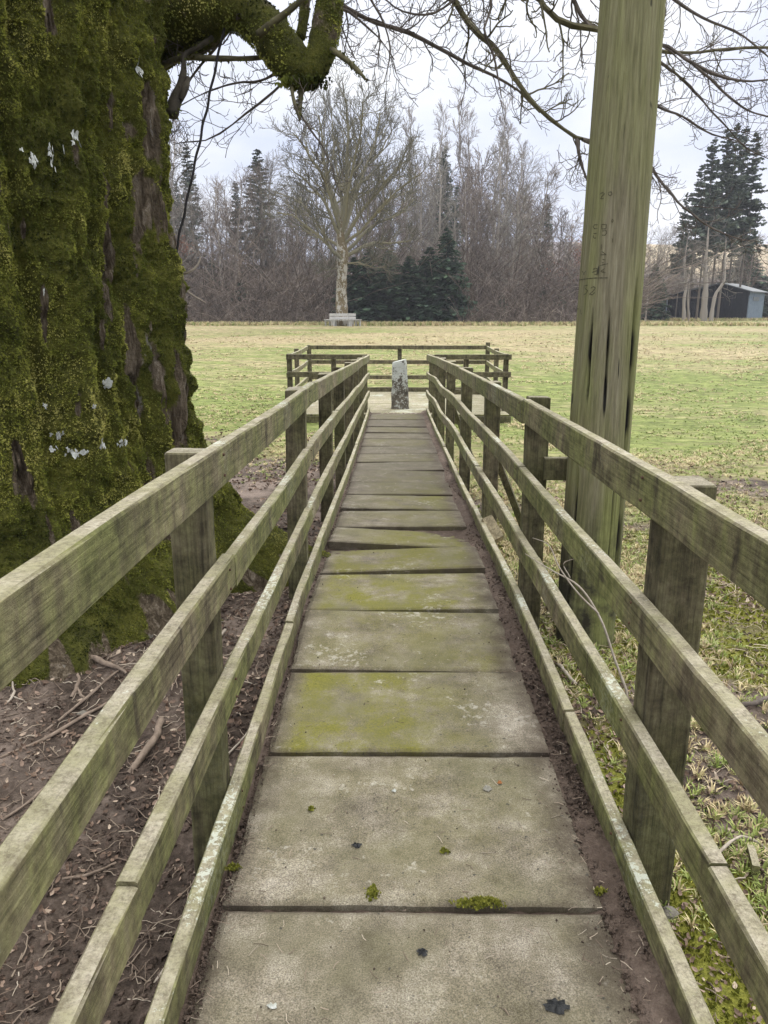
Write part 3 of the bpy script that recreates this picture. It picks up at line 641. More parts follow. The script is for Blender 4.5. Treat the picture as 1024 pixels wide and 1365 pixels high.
tr = empty('mossy_tree', (TC[0], TC[1], TG)); torg = np.array(tr.location)
tag(tr, 'huge old tree trunk thick with green moss on the left with a crooked limb overhead', 'tree')
a1 = np.linspace(-2.1, .75, 520); a2 = np.linspace(.75, 2 * math.pi - 2.1, 90)[1:-1]; th = np.r_[a1, a2]; nt = len(th)
zz = np.r_[np.linspace(-.5, 3.4, 440), np.linspace(3.45, 6.0, 40)]; nz = len(zz); TH, ZZ = np.meshgrid(th, zz); P = trunk_pt(TH.ravel(), ZZ.ravel())
bk = bare(TH.ravel(), ZZ.ravel()); i = np.arange(nz * nt).reshape(nz, nt); r = np.roll(i, -1, 1)
def m_bark():
    s = NT('mossy_bark', .95); c = s.coord(); b = s.attr('bare')
    v = s.noise(s.coord(scale=(20, 20, 3.5)), 1.6, 6, .75, .6); f = s.noise(c, 70, 4, .75); m = s.noise(c, 5, 5, .65); m2 = s.noise(c, 1.6, 3, .5)
    bark = s.ramp(v, [(.3, (.020, .014, .009)), (.46, (.085, .064, .042)), (.56, (.17, .135, .095)), (.70, (.36, .31, .25))])
    bark = s.mix(s.ramp(s.noise(s.coord(scale=(9, 9, 3)), 1.3, 4, .7), [(.62, 0.0), (.68, .6)]), bark, (.34, .33, .31))
    ms = s.ramp(s.math('ADD', s.math('MULTIPLY', f, .5), s.math('MULTIPLY', m, .5)), [(.32, (.02, .022, .004)), (.5, (.08, .085, .012)), (.68, (.17, .165, .03))])
    return s.done(s.mix(s.ramp(s.math('ADD', b, s.math('MULTIPLY', s.math('SUBTRACT', f, .5), .8)), [(.35, 0.0), (.6, 1.0)]), ms, bark), s.bump(s.math('ADD', f, v), 1.0, .03))
MBARK = m_bark()
mesh('trunk', P - torg, np.stack([i[:-1], r[:-1], r[1:], i[1:]], -1).reshape(-1, 4), None, MBARK, tr, smooth=True, attrs={'bare': bk}, N=[i[-1]])
# moss cushions: many small leafy sprigs standing off the bark
MMOSS = m_rnd('moss_sprigs', [(0, (.022, .028, .007)), (.25, (.075, .090, .018)), (.5, (.17, .19, .036)), (.75, (.29, .30, .06)), (1, (.42, .40, .12))], .9, .1)
sprig = np.array([(-.45, 0, 0), (.45, 0, 0), (.12, .1, 1.0), (-.1, .5, .1), (.1, -.5, .1), (0, -.1, .85), (.5, .45, .3), (.75, .1, .75), (.25, .5, .2)])
SF = np.array([(0, 1, 2), (3, 4, 5), (6, 8, 7)])
def add_sprigs(mb, pos, nrm, size, droop=.5, g=rng, shade=0.0):
    n = len(pos); N = nrm + np.array([0, 0, -droop]) + g.normal(size=(n, 3)) * .35
    V, F = scatter(sprig, SF, pos, frame(N, g.uniform(0, 6.28, n)), size * g.uniform(.5, 1.4, n))
    cl = fbm(pos * 3.0, 4, 95) * .75 + fbm(pos * 14., 3, 99) * .5 + shade
    a = np.clip(.50 + cl * 1.05 + g.normal(size=n) * .085, 0, 1); mb.add(V, None, F, np.repeat(a, len(sprig)))
mb = MB(); n = 270000
th_ = rng.uniform(-2.1, .75, n); z_ = rng.uniform(-.2, 3.4, n); keep = bare(th_, z_) + rng.normal(size=n) * .14 < .42; th_, z_ = th_[keep], z_[keep]
p0 = trunk_pt(th_, z_); pu = trunk_pt(th_ + .02, z_); pv = trunk_pt(th_, z_ + .02); N = np.cross(pu - p0, pv - p0); N /= np.linalg.norm(N, axis=1, keepdims=True)
# sprig tone runs from dark to light in noise clumps
add_sprigs(mb, p0 - N * .004, N, .0105, .35)
mb.build('moss', MMOSS, tr, origin=torg)
# pale lichen patches
MW = m_simple('white_lichen', (.36, .38, .34), (.66, .68, .66), 90)
def on_trunk(px, py):
    d = ray(px, py); t = 2.6
    for _ in range(80):
        p = CAM + d * t; th = math.atan2(p[1] - TC[1], p[0] - TC[0]); rr = math.hypot(p[0] - TC[0], p[1] - TC[1]) - float(trunk_r(np.array([th]), np.array([p[2]]))[0])
        t += rr * .6
    return th, p[2]
for (px_, py_, w, h) in [(97, 184, 8, 11), (40, 216, 6, 9), (65, 209, 5, 14), (82, 198, 3, 5), (184, 92, 6, 12), (145, 512, 6, 8), (58, 540, 3, 4), (78, 580, 7, 6), (104, 604, 10, 6), (131, 590, 6, 8), (162, 590, 7, 5), (24, 201, 3, 3), (56, 388, 3, 4), (116, 541, 3, 3), (70, 598, 4, 4)]:
    a, z = on_trunk(px_, py_); m = MB()
    for k in range(int(4 + w * 1.6)):
        aa = a + rng.normal() * w * .0014; z0 = z + rng.normal() * h * .0016; K = 9; t = np.linspace(0, 2 * math.pi, K, endpoint=False)
        rr = .0042 * w ** .6 * .32 * (1 + .75 * rng.uniform(-1, 1, K)); V = trunk_pt(aa + np.cos(t) * rr / 1.1, z0 + np.sin(t) * rr * 2.2 * (h / w) ** .5, .016); c0 = trunk_pt(np.array([aa]), np.array([z0]), .019)
        j = np.arange(K); m.add(np.r_[V, c0], None, np.stack([j, (j + 1) % K, np.full(K, K)], -1))
    m.build('lichen_patch', MW, tr, origin=torg)

# limb with its crook
def limb(pix, K=40):
    pts = [at_depth(a, b, d) for a, b, d, r in pix]; rad = [r * d / FPX for a, b, d, r in pix]; return resample(pts, K, rad)
def limb_mesh(name, P, rad, S, mat, parent, org, rough=.12, seed=0):
    V, Q = tubes(P[None], rad[None], S); ax = np.repeat(P, S, 0); d = V - ax; n = fbm(V * [7, 7, 7.], 4, seed)[:, None] + .5 * fbm(V * 24., 3, seed + 4)[:, None]
    V = ax + d * (1 + n * rough * 2); K = len(P); i = np.arange(K * S).reshape(K, S)
    return V, mesh(name, V - org, Q, None, mat, parent, smooth=True, attrs={'bare': np.clip(fbm(V * 5, 3, seed + 9) * 1.6 + .05, 0, 1) * .9}, N=[i[0][::-1], i[-1]])
mossL = MB()
def moss_on(P, rad, n, size, droop=.9, under=.0):
    t = rng.uniform(0, len(P) - 1.001, n); i = t.astype(int); f = (t - i)[:, None]; c = P[i] * (1 - f) + P[i + 1] * f; T = P[i + 1] - P[i]; T /= np.linalg.norm(T, axis=1, keepdims=True)
    N = rng.normal(size=(n, 3)); N -= (N * T).sum(1, keepdims=True) * T; N /= np.linalg.norm(N, axis=1, keepdims=True); rr = rad[i] * (1 - f[:, 0]) + rad[i + 1] * f[:, 0]
    add_sprigs(mossL, c + N * rr[:, None] * 1.0, N, size, droop)
L1, R1 = limb([(150, 50, 4.4, 60), (205, 32, 4.35, 36), (260, 20, 4.25, 27), (310, 12, 4.15, 26), (345, 30, 4.08, 27), (372, 62, 4.02, 27), (393, 88, 4.0, 25), (410, 97, 3.98, 20), (424, 80, 3.98, 18), (434, 45, 3.98, 18), (440, 0, 3.98, 17), (440, -80, 4.0, 15), (450, -170, 4.1, 12), (490, -290, 4.3, 8), (560, -400, 4.6, 3), (600, -450, 4.7, .8)], 120)
limb_mesh('limb', L1, R1, 28, MBARK, tr, torg, .13, 3); moss_on(L1, R1, 15000, .011, .8)
# shaggy moss beard at the crook
c = at_depth(405, 108, 3.99); n = 900; p = c + rng.normal(size=(n, 3)) * [.045, .035, .012]; add_sprigs(mossL, p, np.tile([0, 0, -1.], (n, 1)) + rng.normal(size=(n, 3)) * .4, .02, 1.4)
MTW = m_simple('dark_twig_bark', (.05, .042, .036), (.15, .125, .11), 18)
MDKW = m_simple('dark_dead_wood', (.02, .017, .013), (.07, .06, .045), 18)
MTM = m_simple('mossy_branch_bark', (.05, .045, .025), (.16, .145, .08), 14)
# second, thinner limb and the broken hanging stub
for pix, S, mt, ms in (([(175, 115, 4.6, 10), (212, 92, 4.5, 8), (240, 72, 4.4, 8), (275, 60, 4.3, 7), (287, 45, 4.25, 8), (284, 25, 4.2, 10)], 10, MBARK, 500),
                   ([(205, 95, 4.5, 4), (240, 78, 4.3, 4), (300, 78, 4.2, 3.5), (350, 76, 4.2, 2.6), (372, 70, 4.2, 2)], 6, MTM, 60),
                   ([(284, 50, 4.22, 3.5), (262, 64, 4.2, 3.5), (248, 72, 4.18, 3.5), (245, 95, 4.12, 4), (241, 114, 4.1, 5), (236, 130, 4.08, 8), (231, 146, 4.05, 8.5), (229, 156, 4.05, 7)], 9, MDKW, 60),
                   ([(251, 104, 4.1, 3), (247, 118, 4.06, 4.5), (241, 134, 4.05, 4)], 7, MDKW, 0),
                   ([(345, 46, 3.9, 6), (362, 32, 3.85, 5), (385, 14, 3.8, 4.5), (405, -3, 3.75, 4.5), (430, -30, 3.7, 4)], 9, MTM, 60),
                   ([(400, 50, 4.1, 7), (405, 20, 4.1, 7), (408, -30, 4.1, 6)], 8, MBARK, 60),
                   ([(402, 112, 4.0, 5), (401, 128, 4.0, 4), (400, 152, 3.98, 2.5)], 6, MTM, 40),
                   ([(388, 110, 3.98, 3), (392, 135, 3.95, 2.6), (400, 160, 3.92, 2)], 6, MTM, 10),
                   ([(436, 62, 3.95, 4), (462, 80, 3.9, 4), (478, 95, 3.88, 3), (489, 107, 3.87, .8)], 7, MTM, 60)):
    P_, r_ = limb(pix, 24); limb_mesh('branch', P_, r_, S, mt, tr, torg, .16, int(pix[0][0]))
    if ms: moss_on(P_, r_, ms, .012, .6)
mossL.build('moss', MMOSS, tr, origin=torg)

# long hanging branches with their upturned twigs
BR_ = [
 # (pixel x, y, depth, radius px) from thick to thin
 [(350, -160, 4.6, 9), (400, -60, 4.8, 7), (455, 5, 5.0, 4.2), (500, 30, 5.1, 3.8), (560, 50, 5.2, 3.4), (610, 78, 5.3, 3.0), (650, 98, 5.4, 2.4), (690, 120, 5.5, 1.6), (720, 150, 5.6, 1)],
 [(560, -120, 5.2, 9), (585, -50, 5.2, 7), (606, 0, 5.2, 5.5), (630, 38, 5.2, 5.2), (662, 66, 5.2, 5), (682, 98, 5.2, 4.6), (706, 132, 5.2, 4.2), (736, 160, 5.2, 3.6), (768, 183, 5.2, 3.2), (800, 188, 5.3, 2.2), (830, 200, 5.4, 1.4)],
 [(768, 183, 5.2, 3), (772, 205, 5.2, 2.6), (780, 232, 5.2, 2), (795, 262, 5.2, 1.2)],
 [(690, -90, 5.0, 8), (705, -30, 5.0, 6), (722, 4, 5.0, 5), (745, 26, 5.0, 5), (775, 36, 5.0, 4.5), (810, 44, 5.0, 4.2), (850, 62, 5.0, 3.8), (900, 70, 5.0, 3), (960, 66, 5.1, 2.6), (1030, 64, 5.2, 2), (1100, 70, 5.3, 1.2)],
 [(755, -60, 5.0, 6), (764, 0, 5.0, 4), (780, 30, 5.0, 3.4), (830, 50, 5.0, 3), (890, 62, 5.0, 3), (922, 82, 4.9, 3), (950, 98, 4.9, 2.6), (985, 108, 4.9, 2), (1040, 104, 4.9, 1.2)],
 [(922, 82, 4.9, 2.4), (960, 118, 4.9, 2), (1000, 148, 4.9, 1.6), (1040, 160, 4.9, 1)],
 [(822, 50, 5.0, 3), (870, 138, 5.3, 2.4), (900, 152, 5.3, 2), (945, 176, 5.3, 1.6), (985, 190, 5.3, .8)],
 [(776, 186, 5.2, 3.2), (866, 222, 5.5, 2.8), (888, 250, 5.5, 2.4), (910, 275, 5.4, 2), (940, 298, 5.4, 1.7), (980, 318, 5.3, 1.3), (1012, 323, 5.3, .7)],
 [(600, -90, 4.6, 4), (640, -40, 4.6, 3), (655, 10, 4.6, 2.4), (645, 40, 4.6, 2), (660, 80, 4.7, 1.6), (668, 130, 4.7, 1)],
 [(400, -50, 4.4, 4), (430, 0, 4.4, 2.6), (470, 20, 4.4, 2.2), (500, 45, 4.4, 1.6), (525, 80, 4.4, 1)],
 [(640, -60, 4.8, 4), (605, 0, 4.8, 2.2), (570, 20, 4.8, 1.8), (530, 12, 4.8, 1.4), (505, -8, 4.8, 1)],
 [(470, -60, 4.7, 4), (490, -10, 4.7, 2.2), (512, 30, 4.7, 1.7), (520, 70, 4.7, 1.3), (512, 110, 4.7, .8)],
 [(320, 20, 4.0, 4), (290, 60, 4.4, 2.2), (252, 110, 4.5, 1.6), (232, 160, 4.6, 1.2), (215, 200, 4.6, .8)],
 [(440, -10, 4.2, 3), (425, 40, 4.2, 2.4), (380, 108, 4.2, 2.2), (330, 150, 4.3, 2), (280, 185, 4.4, 1.4), (240, 190, 4.5, .8)],
 [(398, 70, 4.3, 3), (355, 105, 4.35, 2), (310, 112, 4.4, 1.7), (265, 128, 4.4, 1.2), (225, 150, 4.4, .7)],
 [(388, 96, 4.0, 2.6), (398, 150, 4.0, 2), (415, 175, 4.0, 1.8), (435, 200, 4.0, 1.2), (445, 230, 4.0, .8)],
 [(800, -60, 5.1, 4), (870, -20, 5.1, 3), (930, 20, 5.1, 2.2), (985, 45, 5.1, 1.8), (1040, 90, 5.1, 1)],
 [(852, 63, 5.0, 2.6), (925, 120, 5.3, 2), (960, 160, 5.3, 1.5), (1000, 200, 5.3, 1.2), (1035, 215, 5.3, .7)],
]
bg = np.random.default_rng(11)
BPTS = [(-2.3, 4.2, 4.6), (-1.7, 4.5, 5.6), (-.9, 4.8, 5.5), (0, 5.0, 5.1), (.8, 5.1, 4.8), (1.6, 5.0, 4.6), (2.4, 4.9, 4.7)]; BOUGH = resample(BPTS, 60)
for pix in BR_:
    pix = [(a, b, c, d * (.78 if k > 1 else .85)) for k, (a, b, c, d) in enumerate(pix)]
    K = 26; pts3 = [at_depth(a, b, d) for a, b, d, r in pix]; rad3 = [r * d / FPX for a, b, d, r in pix]
    if pix[0][1] < -5:      # carry it up to the bough overhead
        bp = BOUGH[np.argmin(np.linalg.norm(BOUGH - (pts3[0] + [0, 0, .8]), axis=1))]; mid = (bp + pts3[0]) / 2 + [0, 0, .12]; pts3 = [bp, mid] + pts3; rad3 = [rad3[0] * 1.5, rad3[0] * 1.15] + rad3; K = 36
    P_, r_ = resample(pts3, K, rad3); P_ = P_ + fbm(P_ * 6., 3, int(pix[0][1]) + 200)[:, None] * .012; m = MB(); V, Q = tubes(P_[None], r_[None], 6)
    d = V - np.repeat(P_, 6, 0); V = V + d * fbm(V * 60., 2, 5)[:, None] * .5; m.add(V, Q)
    Ltot = np.linalg.norm(np.diff(P_, axis=0), axis=1).sum(); n1 = max(5, int(Ltot * 8.2))
    t0 = .12
    c1, q1 = grow(P_[None], r_[None], n1, .42 * min(1.0, Ltot / 1.6), 50, K=9, up=-.02, wig=.17, t0=t0, rr=.40, tip=.5, g=bg, taperlen=.35, minr=.0020)
    # curl: droop first and turn up at the end
    c2, q2 = grow(c1, q1, 5, .16, 50, K=8, up=.12, wig=.24, t0=.15, rr=.72, tip=.55, g=bg, taperlen=.25, minr=.0016)
    c3, q3 = grow(c2, q2, 2, .065, 48, K=5, up=.22, wig=.18, t0=.3, rr=.8, tip=.7, g=bg, taperlen=.2, minr=.0014)
    for c_2, q_2, S in ((c1, q1, 5), (c2, q2, 4), (c3, q3, 3)):
        V, Q = tubes(c_2, q_2, S); m.add(V, Q)
    m.build('branch', MTM if pix[2][3] > 3.3 else MTW, tr, origin=torg)
# heavy limbs overhead, out of the picture, that carry them
for pts, rad in ((BPTS, [.5, .30, .20, .14, .10, .06, .02]),
                 ([(-2.3, 4.4, 5.2), (-2.0, 5.2, 7.5), (-1.2, 6.0, 9.5)], [.6, .42, .3]), ([(-2.6, 4.2, 5.2), (-3.6, 4.0, 7.2), (-4.6, 3.6, 9.2)], [.55, .35, .2])):
    P_, r_ = resample(pts, 26, rad); limb_mesh('limb', P_, r_, 16, MBARK, tr, torg, .1, 8)

# light dead twig at the trunk's edge, and the rope
P_, r_ = limb([(225, 350, 4.4, 2.2), (236, 362, 4.35, 2), (252, 363, 4.3, 1.8), (262, 355, 4.3, 1.5), (268, 342, 4.3, .9)], 14); m = MB(); m.add(*tubes(P_[None], r_[None], 5))
P_, r_ = limb([(228, 364, 4.4, 1.8), (240, 378, 4.35, 1.4), (255, 392, 4.3, 1.2), (275, 404, 4.3, .7)], 12); m.add(*tubes(P_[None], r_[None], 4))
MPT = m_simple('pale_twig', (.25, .21, .17), (.42, .37, .31), 40)
m.build('pale_twig', MPT, tr, origin=torg)
P_, r_ = limb([(299, 36, 4.15, 1.7), (266, 190, 4.15, 1.7), (232, 348, 4.15, 1.6)], 60)
P_ += np.c_[np.sin(np.arange(60) * .7), np.cos(np.arange(60) * .9), np.zeros(60)] * .003
m = MB(); m.add(*tubes(P_[None], r_[None], 6)); MR = m_simple('black_rope', (.012, .011, .012), (.035, .032, .035), 120)
tag(m.build('hanging_rope', MR, loc=P_[0]), 'thin black rope hanging slantwise from the mossy limb in front of the wood', 'rope')
# ------------------------------------------------------------------ trees beyond the meadow
def gx_(px, y): return float(at_y(px, 428, y)[0])
MBR = m_rnd('bare_wood_bark', [(0, (.065, .054, .046)), (.5, (.19, .165, .145)), (1, (.48, .44, .39))], .9)
MBR2 = m_rnd('mauve_twigs', [(0, (.05, .041, .036)), (.5, (.165, .135, .118)), (1, (.36, .31, .27))], .9)
MBR3 = m_rnd('grey_twigs', [(0, (.10, .092, .085)), (.5, (.21, .195, .175)), (1, (.32, .30, .26))], .9)
MSPR = m_rnd('spruce_needles', [(0, (.014, .028, .020)), (.5, (.042, .075, .050)), (1, (.095, .15, .085))], .85)
MPIN = m_rnd('fir_needles', [(0, (.035, .050, .046)), (.5, (.075, .098, .08)), (1, (.14, .17, .12))], .85)
MCOP = m_rnd('copper_leaves', [(0, (.16, .05, .03)), (.5, (.30, .10, .06)), (1, (.42, .19, .12))], .85)
def tube_into(m, P, r, S, g, spread=.25, base=.5):
    V, Q = tubes(P, r, S); a = np.clip(base + g.normal(size=len(P)) * spread, 0, 1); m.add(V, Q, None, np.repeat(a, P.shape[1] * S))
def bare_tree(seed, H, sp=1.0, up=.10, n1=22, n2=7, n3=5, lean=.03, first=.28, mats=(MBR, MBR2), tr_r=.013, twig=.013, base=.5):
    g = np.random.default_rng(seed); K = 12; z = np.linspace(0, H, K); wob = np.cumsum(g.normal(size=(K, 2)) * H * .008, axis=0); wob[0] = 0
    P = np.c_[wob[:, 0] + z * g.normal() * lean, wob[:, 1] + z * g.normal() * lean, z][None]; r = (H * tr_r * np.linspace(1, .12, K) ** .9)[None]; r[0, 0] *= 1.3
    t = MB(); tube_into(t, P, r, 7, g, 0, base + .15); c = MB()
    c1, q1 = grow(P, r, n1, H * .30 * sp, 46, K=8, up=up, wig=.13, t0=first, t1=.97, rr=.55, tip=.3, g=g, taperlen=.6, minr=twig)
    c2, q2 = grow(c1, q1, n2, H * .13 * sp, 38, K=5, up=up * .7, wig=.15, t0=.2, rr=.6, tip=.5, g=g, minr=twig)
    c3, q3 = grow(c2, q2, n3, H * .065 * sp, 36, K=3, up=up * .6, wig=.15, t0=.2, rr=.7, tip=.6, g=g, minr=twig * .8)
    tube_into(c, c1, q1, 4, g, .18, base); tube_into(c, c2, q2, 3, g, .22, base); tube_into(c, c3, q3, 3, g, .25, base)
    return t, c
def conifer(seed, H, Rb, layers, first=.03, droop=-.10, mat=MSPR, twig=5, flen=.16, trunk_r_=.011, ragged=.3, sparse=1.0, nb=9):
    g = np.random.default_rng(seed); K = 10; z = np.linspace(0, H, K); P = np.c_[g.normal() * .01 * z, g.normal() * .01 * z, z][None]
    r = (H * trunk_r_ * np.linspace(1, .1, K))[None]; t = MB(); tube_into(t, P, r, 6, g, 0, .45)
    c = MB(); n = int(layers * nb); s = first + (1 - first) * np.sort(g.uniform(0, 1, n)) ** .9; a = g.uniform(0, 6.28, n)
    L = Rb * (1 - s) ** .75 * g.uniform(1 - ragged, 1 + ragged, n) + H * .015; hz = s * H
    K = 6; u = np.linspace(0, 1, K)[None, :, None]; d = np.stack([np.cos(a), np.sin(a), np.zeros(n)], -1)[:, None, :]
    B = np.zeros((n, K, 3)); B[:, :, :2] = (P[0, 0, :2]); B = B + d * u * L[:, None, None]; B[:, :, 2] += hz[:, None] + (u[..., 0] * (.15 - s[:, None] * -.25) + u[..., 0] ** 2 * droop * 2) * L[:, None] * .8
    tube_into(c, B, np.linspace(.03, .01, K)[None] * np.ones((n, 1)) * H / 14, 3, g, .1, .3)
    # needle sprays along every branch
    m_ = int(twig * 6); bi = np.repeat(np.arange(n), m_); tt = g.uniform(.12, 1.05, n * m_); keep = g.uniform(0, 1, n * m_) < sparse; bi, tt = bi[keep], tt[keep]
    x = np.clip(tt, 0, .999) * (K - 1); i0 = np.minimum(x.astype(int), K - 2); f = (x - i0)[:, None]; p = B[bi, i0] * (1 - f) + B[bi, i0 + 1] * f
    w = L[bi] * flen; p = p + g.normal(size=p.shape) * w[:, None] * [.55, .55, .22]
    PV = np.array([(-.5, 0, 0), (0, -.16, -.05), (.6, 0, -.16), (0, .16, -.05), (.1, -.4, -.12), (.3, .42, -.1)]); F = np.array([(0, 1, 2), (0, 2, 3), (1, 4, 2), (3, 2, 5)])
    rot = rotz(a[bi] + g.normal(size=len(bi)) * .7); tl = frame(np.c_[g.normal(size=(len(bi), 2)) * .45, np.ones(len(bi))], np.zeros(len(bi))); rot = np.einsum('nij,njk->nik', rot, tl)
    V, F = scatter(PV, F, p, rot, (w * 1.5 + H * .012) * g.uniform(.6, 1.3, len(w)))
    c.add(V, None, F, np.repeat(np.clip(.45 + g.normal(size=len(bi)) * .22 + (tt - .6) * .3, 0, 1), 6)); c.mat = mat
    return t, c
def plant(protos, name, k, x, y, rz, sc_, label, cat, group):
    """first use builds the meshes; later ones copy the thing and its parts"""
    p = protos[k]; loc = (x, y, float(ground_base(x, y)) - .05)
    if 'root' not in p:
        e = empty(name, loc, rz); p['t'].build('trunk', p['mats'][0], e, True); p['c'].build('crown', p['mats'][1], e); p['root'] = e
    else:
        e = p['root'].copy(); COL.objects.link(e); e.location = loc; e.rotation_euler.z = rz
        for ch in list(p['root'].children):
            c = ch.copy(); COL.objects.link(c); c.parent = e
    e.scale = (sc_[0], sc_[0], sc_[1]) if np.ndim(sc_) else (sc_,) * 3
    return tag(e, label, cat, group)
tg = np.random.default_rng(5)
PB = []
for sd, sp, up, n1, n2, mats, bs in ((1, .85, .12, 26, 7, (MBR, MBR2), .5), (2, 1.0, .07, 24, 8, (MBR, MBR2), .42), (3, .62, .16, 28, 6, (MBR, MBR3), .55), (4, .75, .13, 26, 7, (MBR, MBR2), .6), (6, 1.05, .06, 24, 8, (MBR, MBR3), .5)):
    t, c = bare_tree(sd, 16.0, sp, up, n1, n2, 5, mats=mats, base=bs, first=.12 + .1 * (sd % 3), twig=.016); PB.append(dict(t=t, c=c, mats=mats))
SKY = np.array([(-200, 170), (150, 165), (225, 168), (300, 196), (340, 205), (400, 200), (520, 195), (560, 172), (650, 165), (700, 205), (760, 250), (850, 285), (900, 300), (1100, 300), (1500, 290)])
def top_h(px, y): return (412 - np.interp(px, SKY[:, 0], SKY[:, 1])) / 1025 * y * .87
zone = [(-900, 205, 'bare woodland tree hidden behind the huge mossy trunk'), (205, 350, 'bare tree at the wood edge between the mossy trunk and the lone pale trunked tree'),
        (350, 455, 'bare tree at the wood edge just left of the lone tree ringed by a bench'), (455, 615, 'bare tree rising behind the dark spruces beside the lone tree'),
        (615, 700, 'mauve grey bare tree at the wood edge just right of the dark spruces'), (700, 790, 'bare tree at the wood edge just left of the wooden pole'),
        (790, 880, 'bare tree behind the wooden pole at the wood edge'), (880, 1024, 'low bare tree behind the black shed'), (1024, 3000, 'bare tree past the right of the shed')]
def zl(px):
    for a, b, l in zone:
        if a <= px < b: return l
for k, px in enumerate(np.r_[np.linspace(60, 200, 5), np.linspace(214, 1010, 58), np.linspace(1040, 1180, 4)]):
    px = px + tg.uniform(-6, 6); y = tg.uniform(70, 84) if px < 860 else tg.uniform(92, 104); H = top_h(px, y) * tg.uniform(.62, 1.02)
    kk = int(tg.integers(0, 5)); l = zl(px)
    if 330 < px < 420: kk = int(tg.choice([1, 4]))
    plant(PB, 'bare_tree', kk, gx_(px, y), y, tg.uniform(0, 6.28), (H / 16 * tg.uniform(.8, 1.15), H / 16), l, 'tree', l.replace('bare tree', 'bare trees', 1).replace('woodland tree', 'woodland trees'))
# tall slim pale trees that stand above the wood
PT = []
for sd in (21, 22):
    t, c = bare_tree(sd, 20.0, .42, .20, 30, 6, 5, mats=(MBR, MBR2), base=.62, first=.35, twig=.014, tr_r=.008); PT.append(dict(t=t, c=c, mats=(MBR, MBR2)))
for k, (px, yt) in enumerate(((547, 168), (572, 172), (612, 160), (628, 176), (651, 158), (664, 190), (700, 205), (240, 170))):
    y = 92 + (k * 7 % 9); H = (410 - yt) / 1025 * y * 1.02
    l = 'tall slim bare tree rising above the wood between the lone tree and the pole' if px > 500 else 'tall slim bare tree above the wood beside the mossy trunk'
    plant(PT, 'bare_tree', k % 2, gx_(px, y), y, k * 1.3, (H / 20, H / 20), l, 'tree', 'tall slim bare trees above the wood' if px > 500 else None)
# the far mass of the wood: one object
m = MB(); ws = []
for sd in (31, 32, 33):
    t, c = bare_tree(sd, 15.0, .95, .09, 18, 6, 4, mats=(MBR, MBR2), base=.45, first=.1, twig=.026)
    V = np.concatenate(t.V + c.V); nq = 0; Qs = []
    for b_ in (t, c):
        Qs.append(np.concatenate(b_.Q) + nq); nq += b_.n
    ws.append((V, np.concatenate(Qs), np.concatenate(t.A + c.A)))
for k in range(120):
    px = tg.uniform(-60, 1250); y = tg.uniform(84, 118); y = y + 30 * (px > 850); H = top_h(px, y) * tg.uniform(.55, .86); V, Q, A = ws[k % 3]; f = H / 15; a = tg.uniform(0, 6.28); x0 = gx_(px, y)
    Vr = np.c_[V[:, 0] * math.cos(a) - V[:, 1] * math.sin(a), V[:, 0] * math.sin(a) + V[:, 1] * math.cos(a), V[:, 2]] * f + [x0, y, float(ground_base(x0, y))]
    m.add(Vr, Q, None, np.clip(A + tg.normal() * .1, 0, 1))
tag(m.build('distant_wood', MBR2), 'mauve brown mass of bare woodland far behind the wood edge', kind='stuff')
# undergrowth at the foot of the wood: brambles and saplings nobody could count
n = 23000; px = tg.uniform(120, 1120, n); y = tg.uniform(62.5, 82, n); y = np.where((px > 440) & (px < 612), np.maximum(y, 72), y); y = np.where(px > 840, y + 36, y); x = np.array([(p - 525) / 1025 for p in px]) * y * .966; hh_ = np.where(tg.uniform(0, 1, n) < .35, tg.uniform(3, 7.5, n), tg.uniform(.8, 3.6, n)) * np.clip((y - np.where(px > 840, 98, 62)) / 5, .25, 1.2)
K = 4; u = np.linspace(0, 1, K)[None, :, None]; d = np.c_[tg.normal(size=(n, 2)) * .35, np.ones(n)] * hh_[:, None]
P = np.stack([x, y, ground_base(x, y) - .05], -1)[:, None, :] + d[:, None, :] * u + np.stack([tg.normal(size=n) * .5, tg.normal(size=n) * .5, -.35 * np.abs(tg.normal(size=n))], -1)[:, None, :] * u ** 2 * hh_[:, None, None]
m = MB(); tube_into(m, P, np.linspace(.022, .012, K)[None] * np.ones((n, 1)), 3, tg, .25, .45)
c1, q1 = grow(P, np.full((n, K), .016), 2, .7, 40, K=3, up=.0, wig=.2, t0=.3, rr=.9, tip=.7, g=tg, minr=.011); tube_into(m, c1, q1, 3, tg, .25, .45)
MUND = m_rnd('bramble_stems', [(0, (.045, .036, .030)), (.5, (.155, .122, .104)), (1, (.38, .32, .27))], .9)
tag(m.build('undergrowth', MUND), 'tangled brown undergrowth along the foot of the wood', kind='stuff')
# conifers inside the wood
PC = []
for sd in (41, 42):
    t, c = conifer(sd, 16, 2.6, 26, first=.25, mat=MPIN, twig=4, flen=.11, sparse=.7, ragged=.35); PC.append(dict(t=t, c=c, mats=(MBR, MPIN)))
for k, (px, yt, y, l) in enumerate([(216, 172, 90, 'dark conifer in the wood just right of the mossy trunk'), (262, 205, 88, 'dark conifer in the wood behind the lower end of the rope'), (352, 210, 86, 'broad dark conifer in the wood left of the lone tree'), (322, 246, 88, 'smaller conifer beside the broad dark conifer left of the lone tree'),
                                  (590, 208, 84, 'dark narrow conifer poking above the wood right of the lone tree'), (605, 250, 82, 'shorter conifer just right of the narrow conifer behind the spruces'), (722, 262, 88, 'dim conifer in the wood left of the pole'), (246, 245, 82, 'low dark conifer deep in the wood beside the rope end')]):
    H = (410 - yt) / 1025 * y * 1.02; plant(PC, 'conifer', k % 2, gx_(px, y), y, k * 2.1, (H / 16 * (1.0 if k == 2 else .65), H / 16), l, 'tree', 'dark conifers among the bare trees')
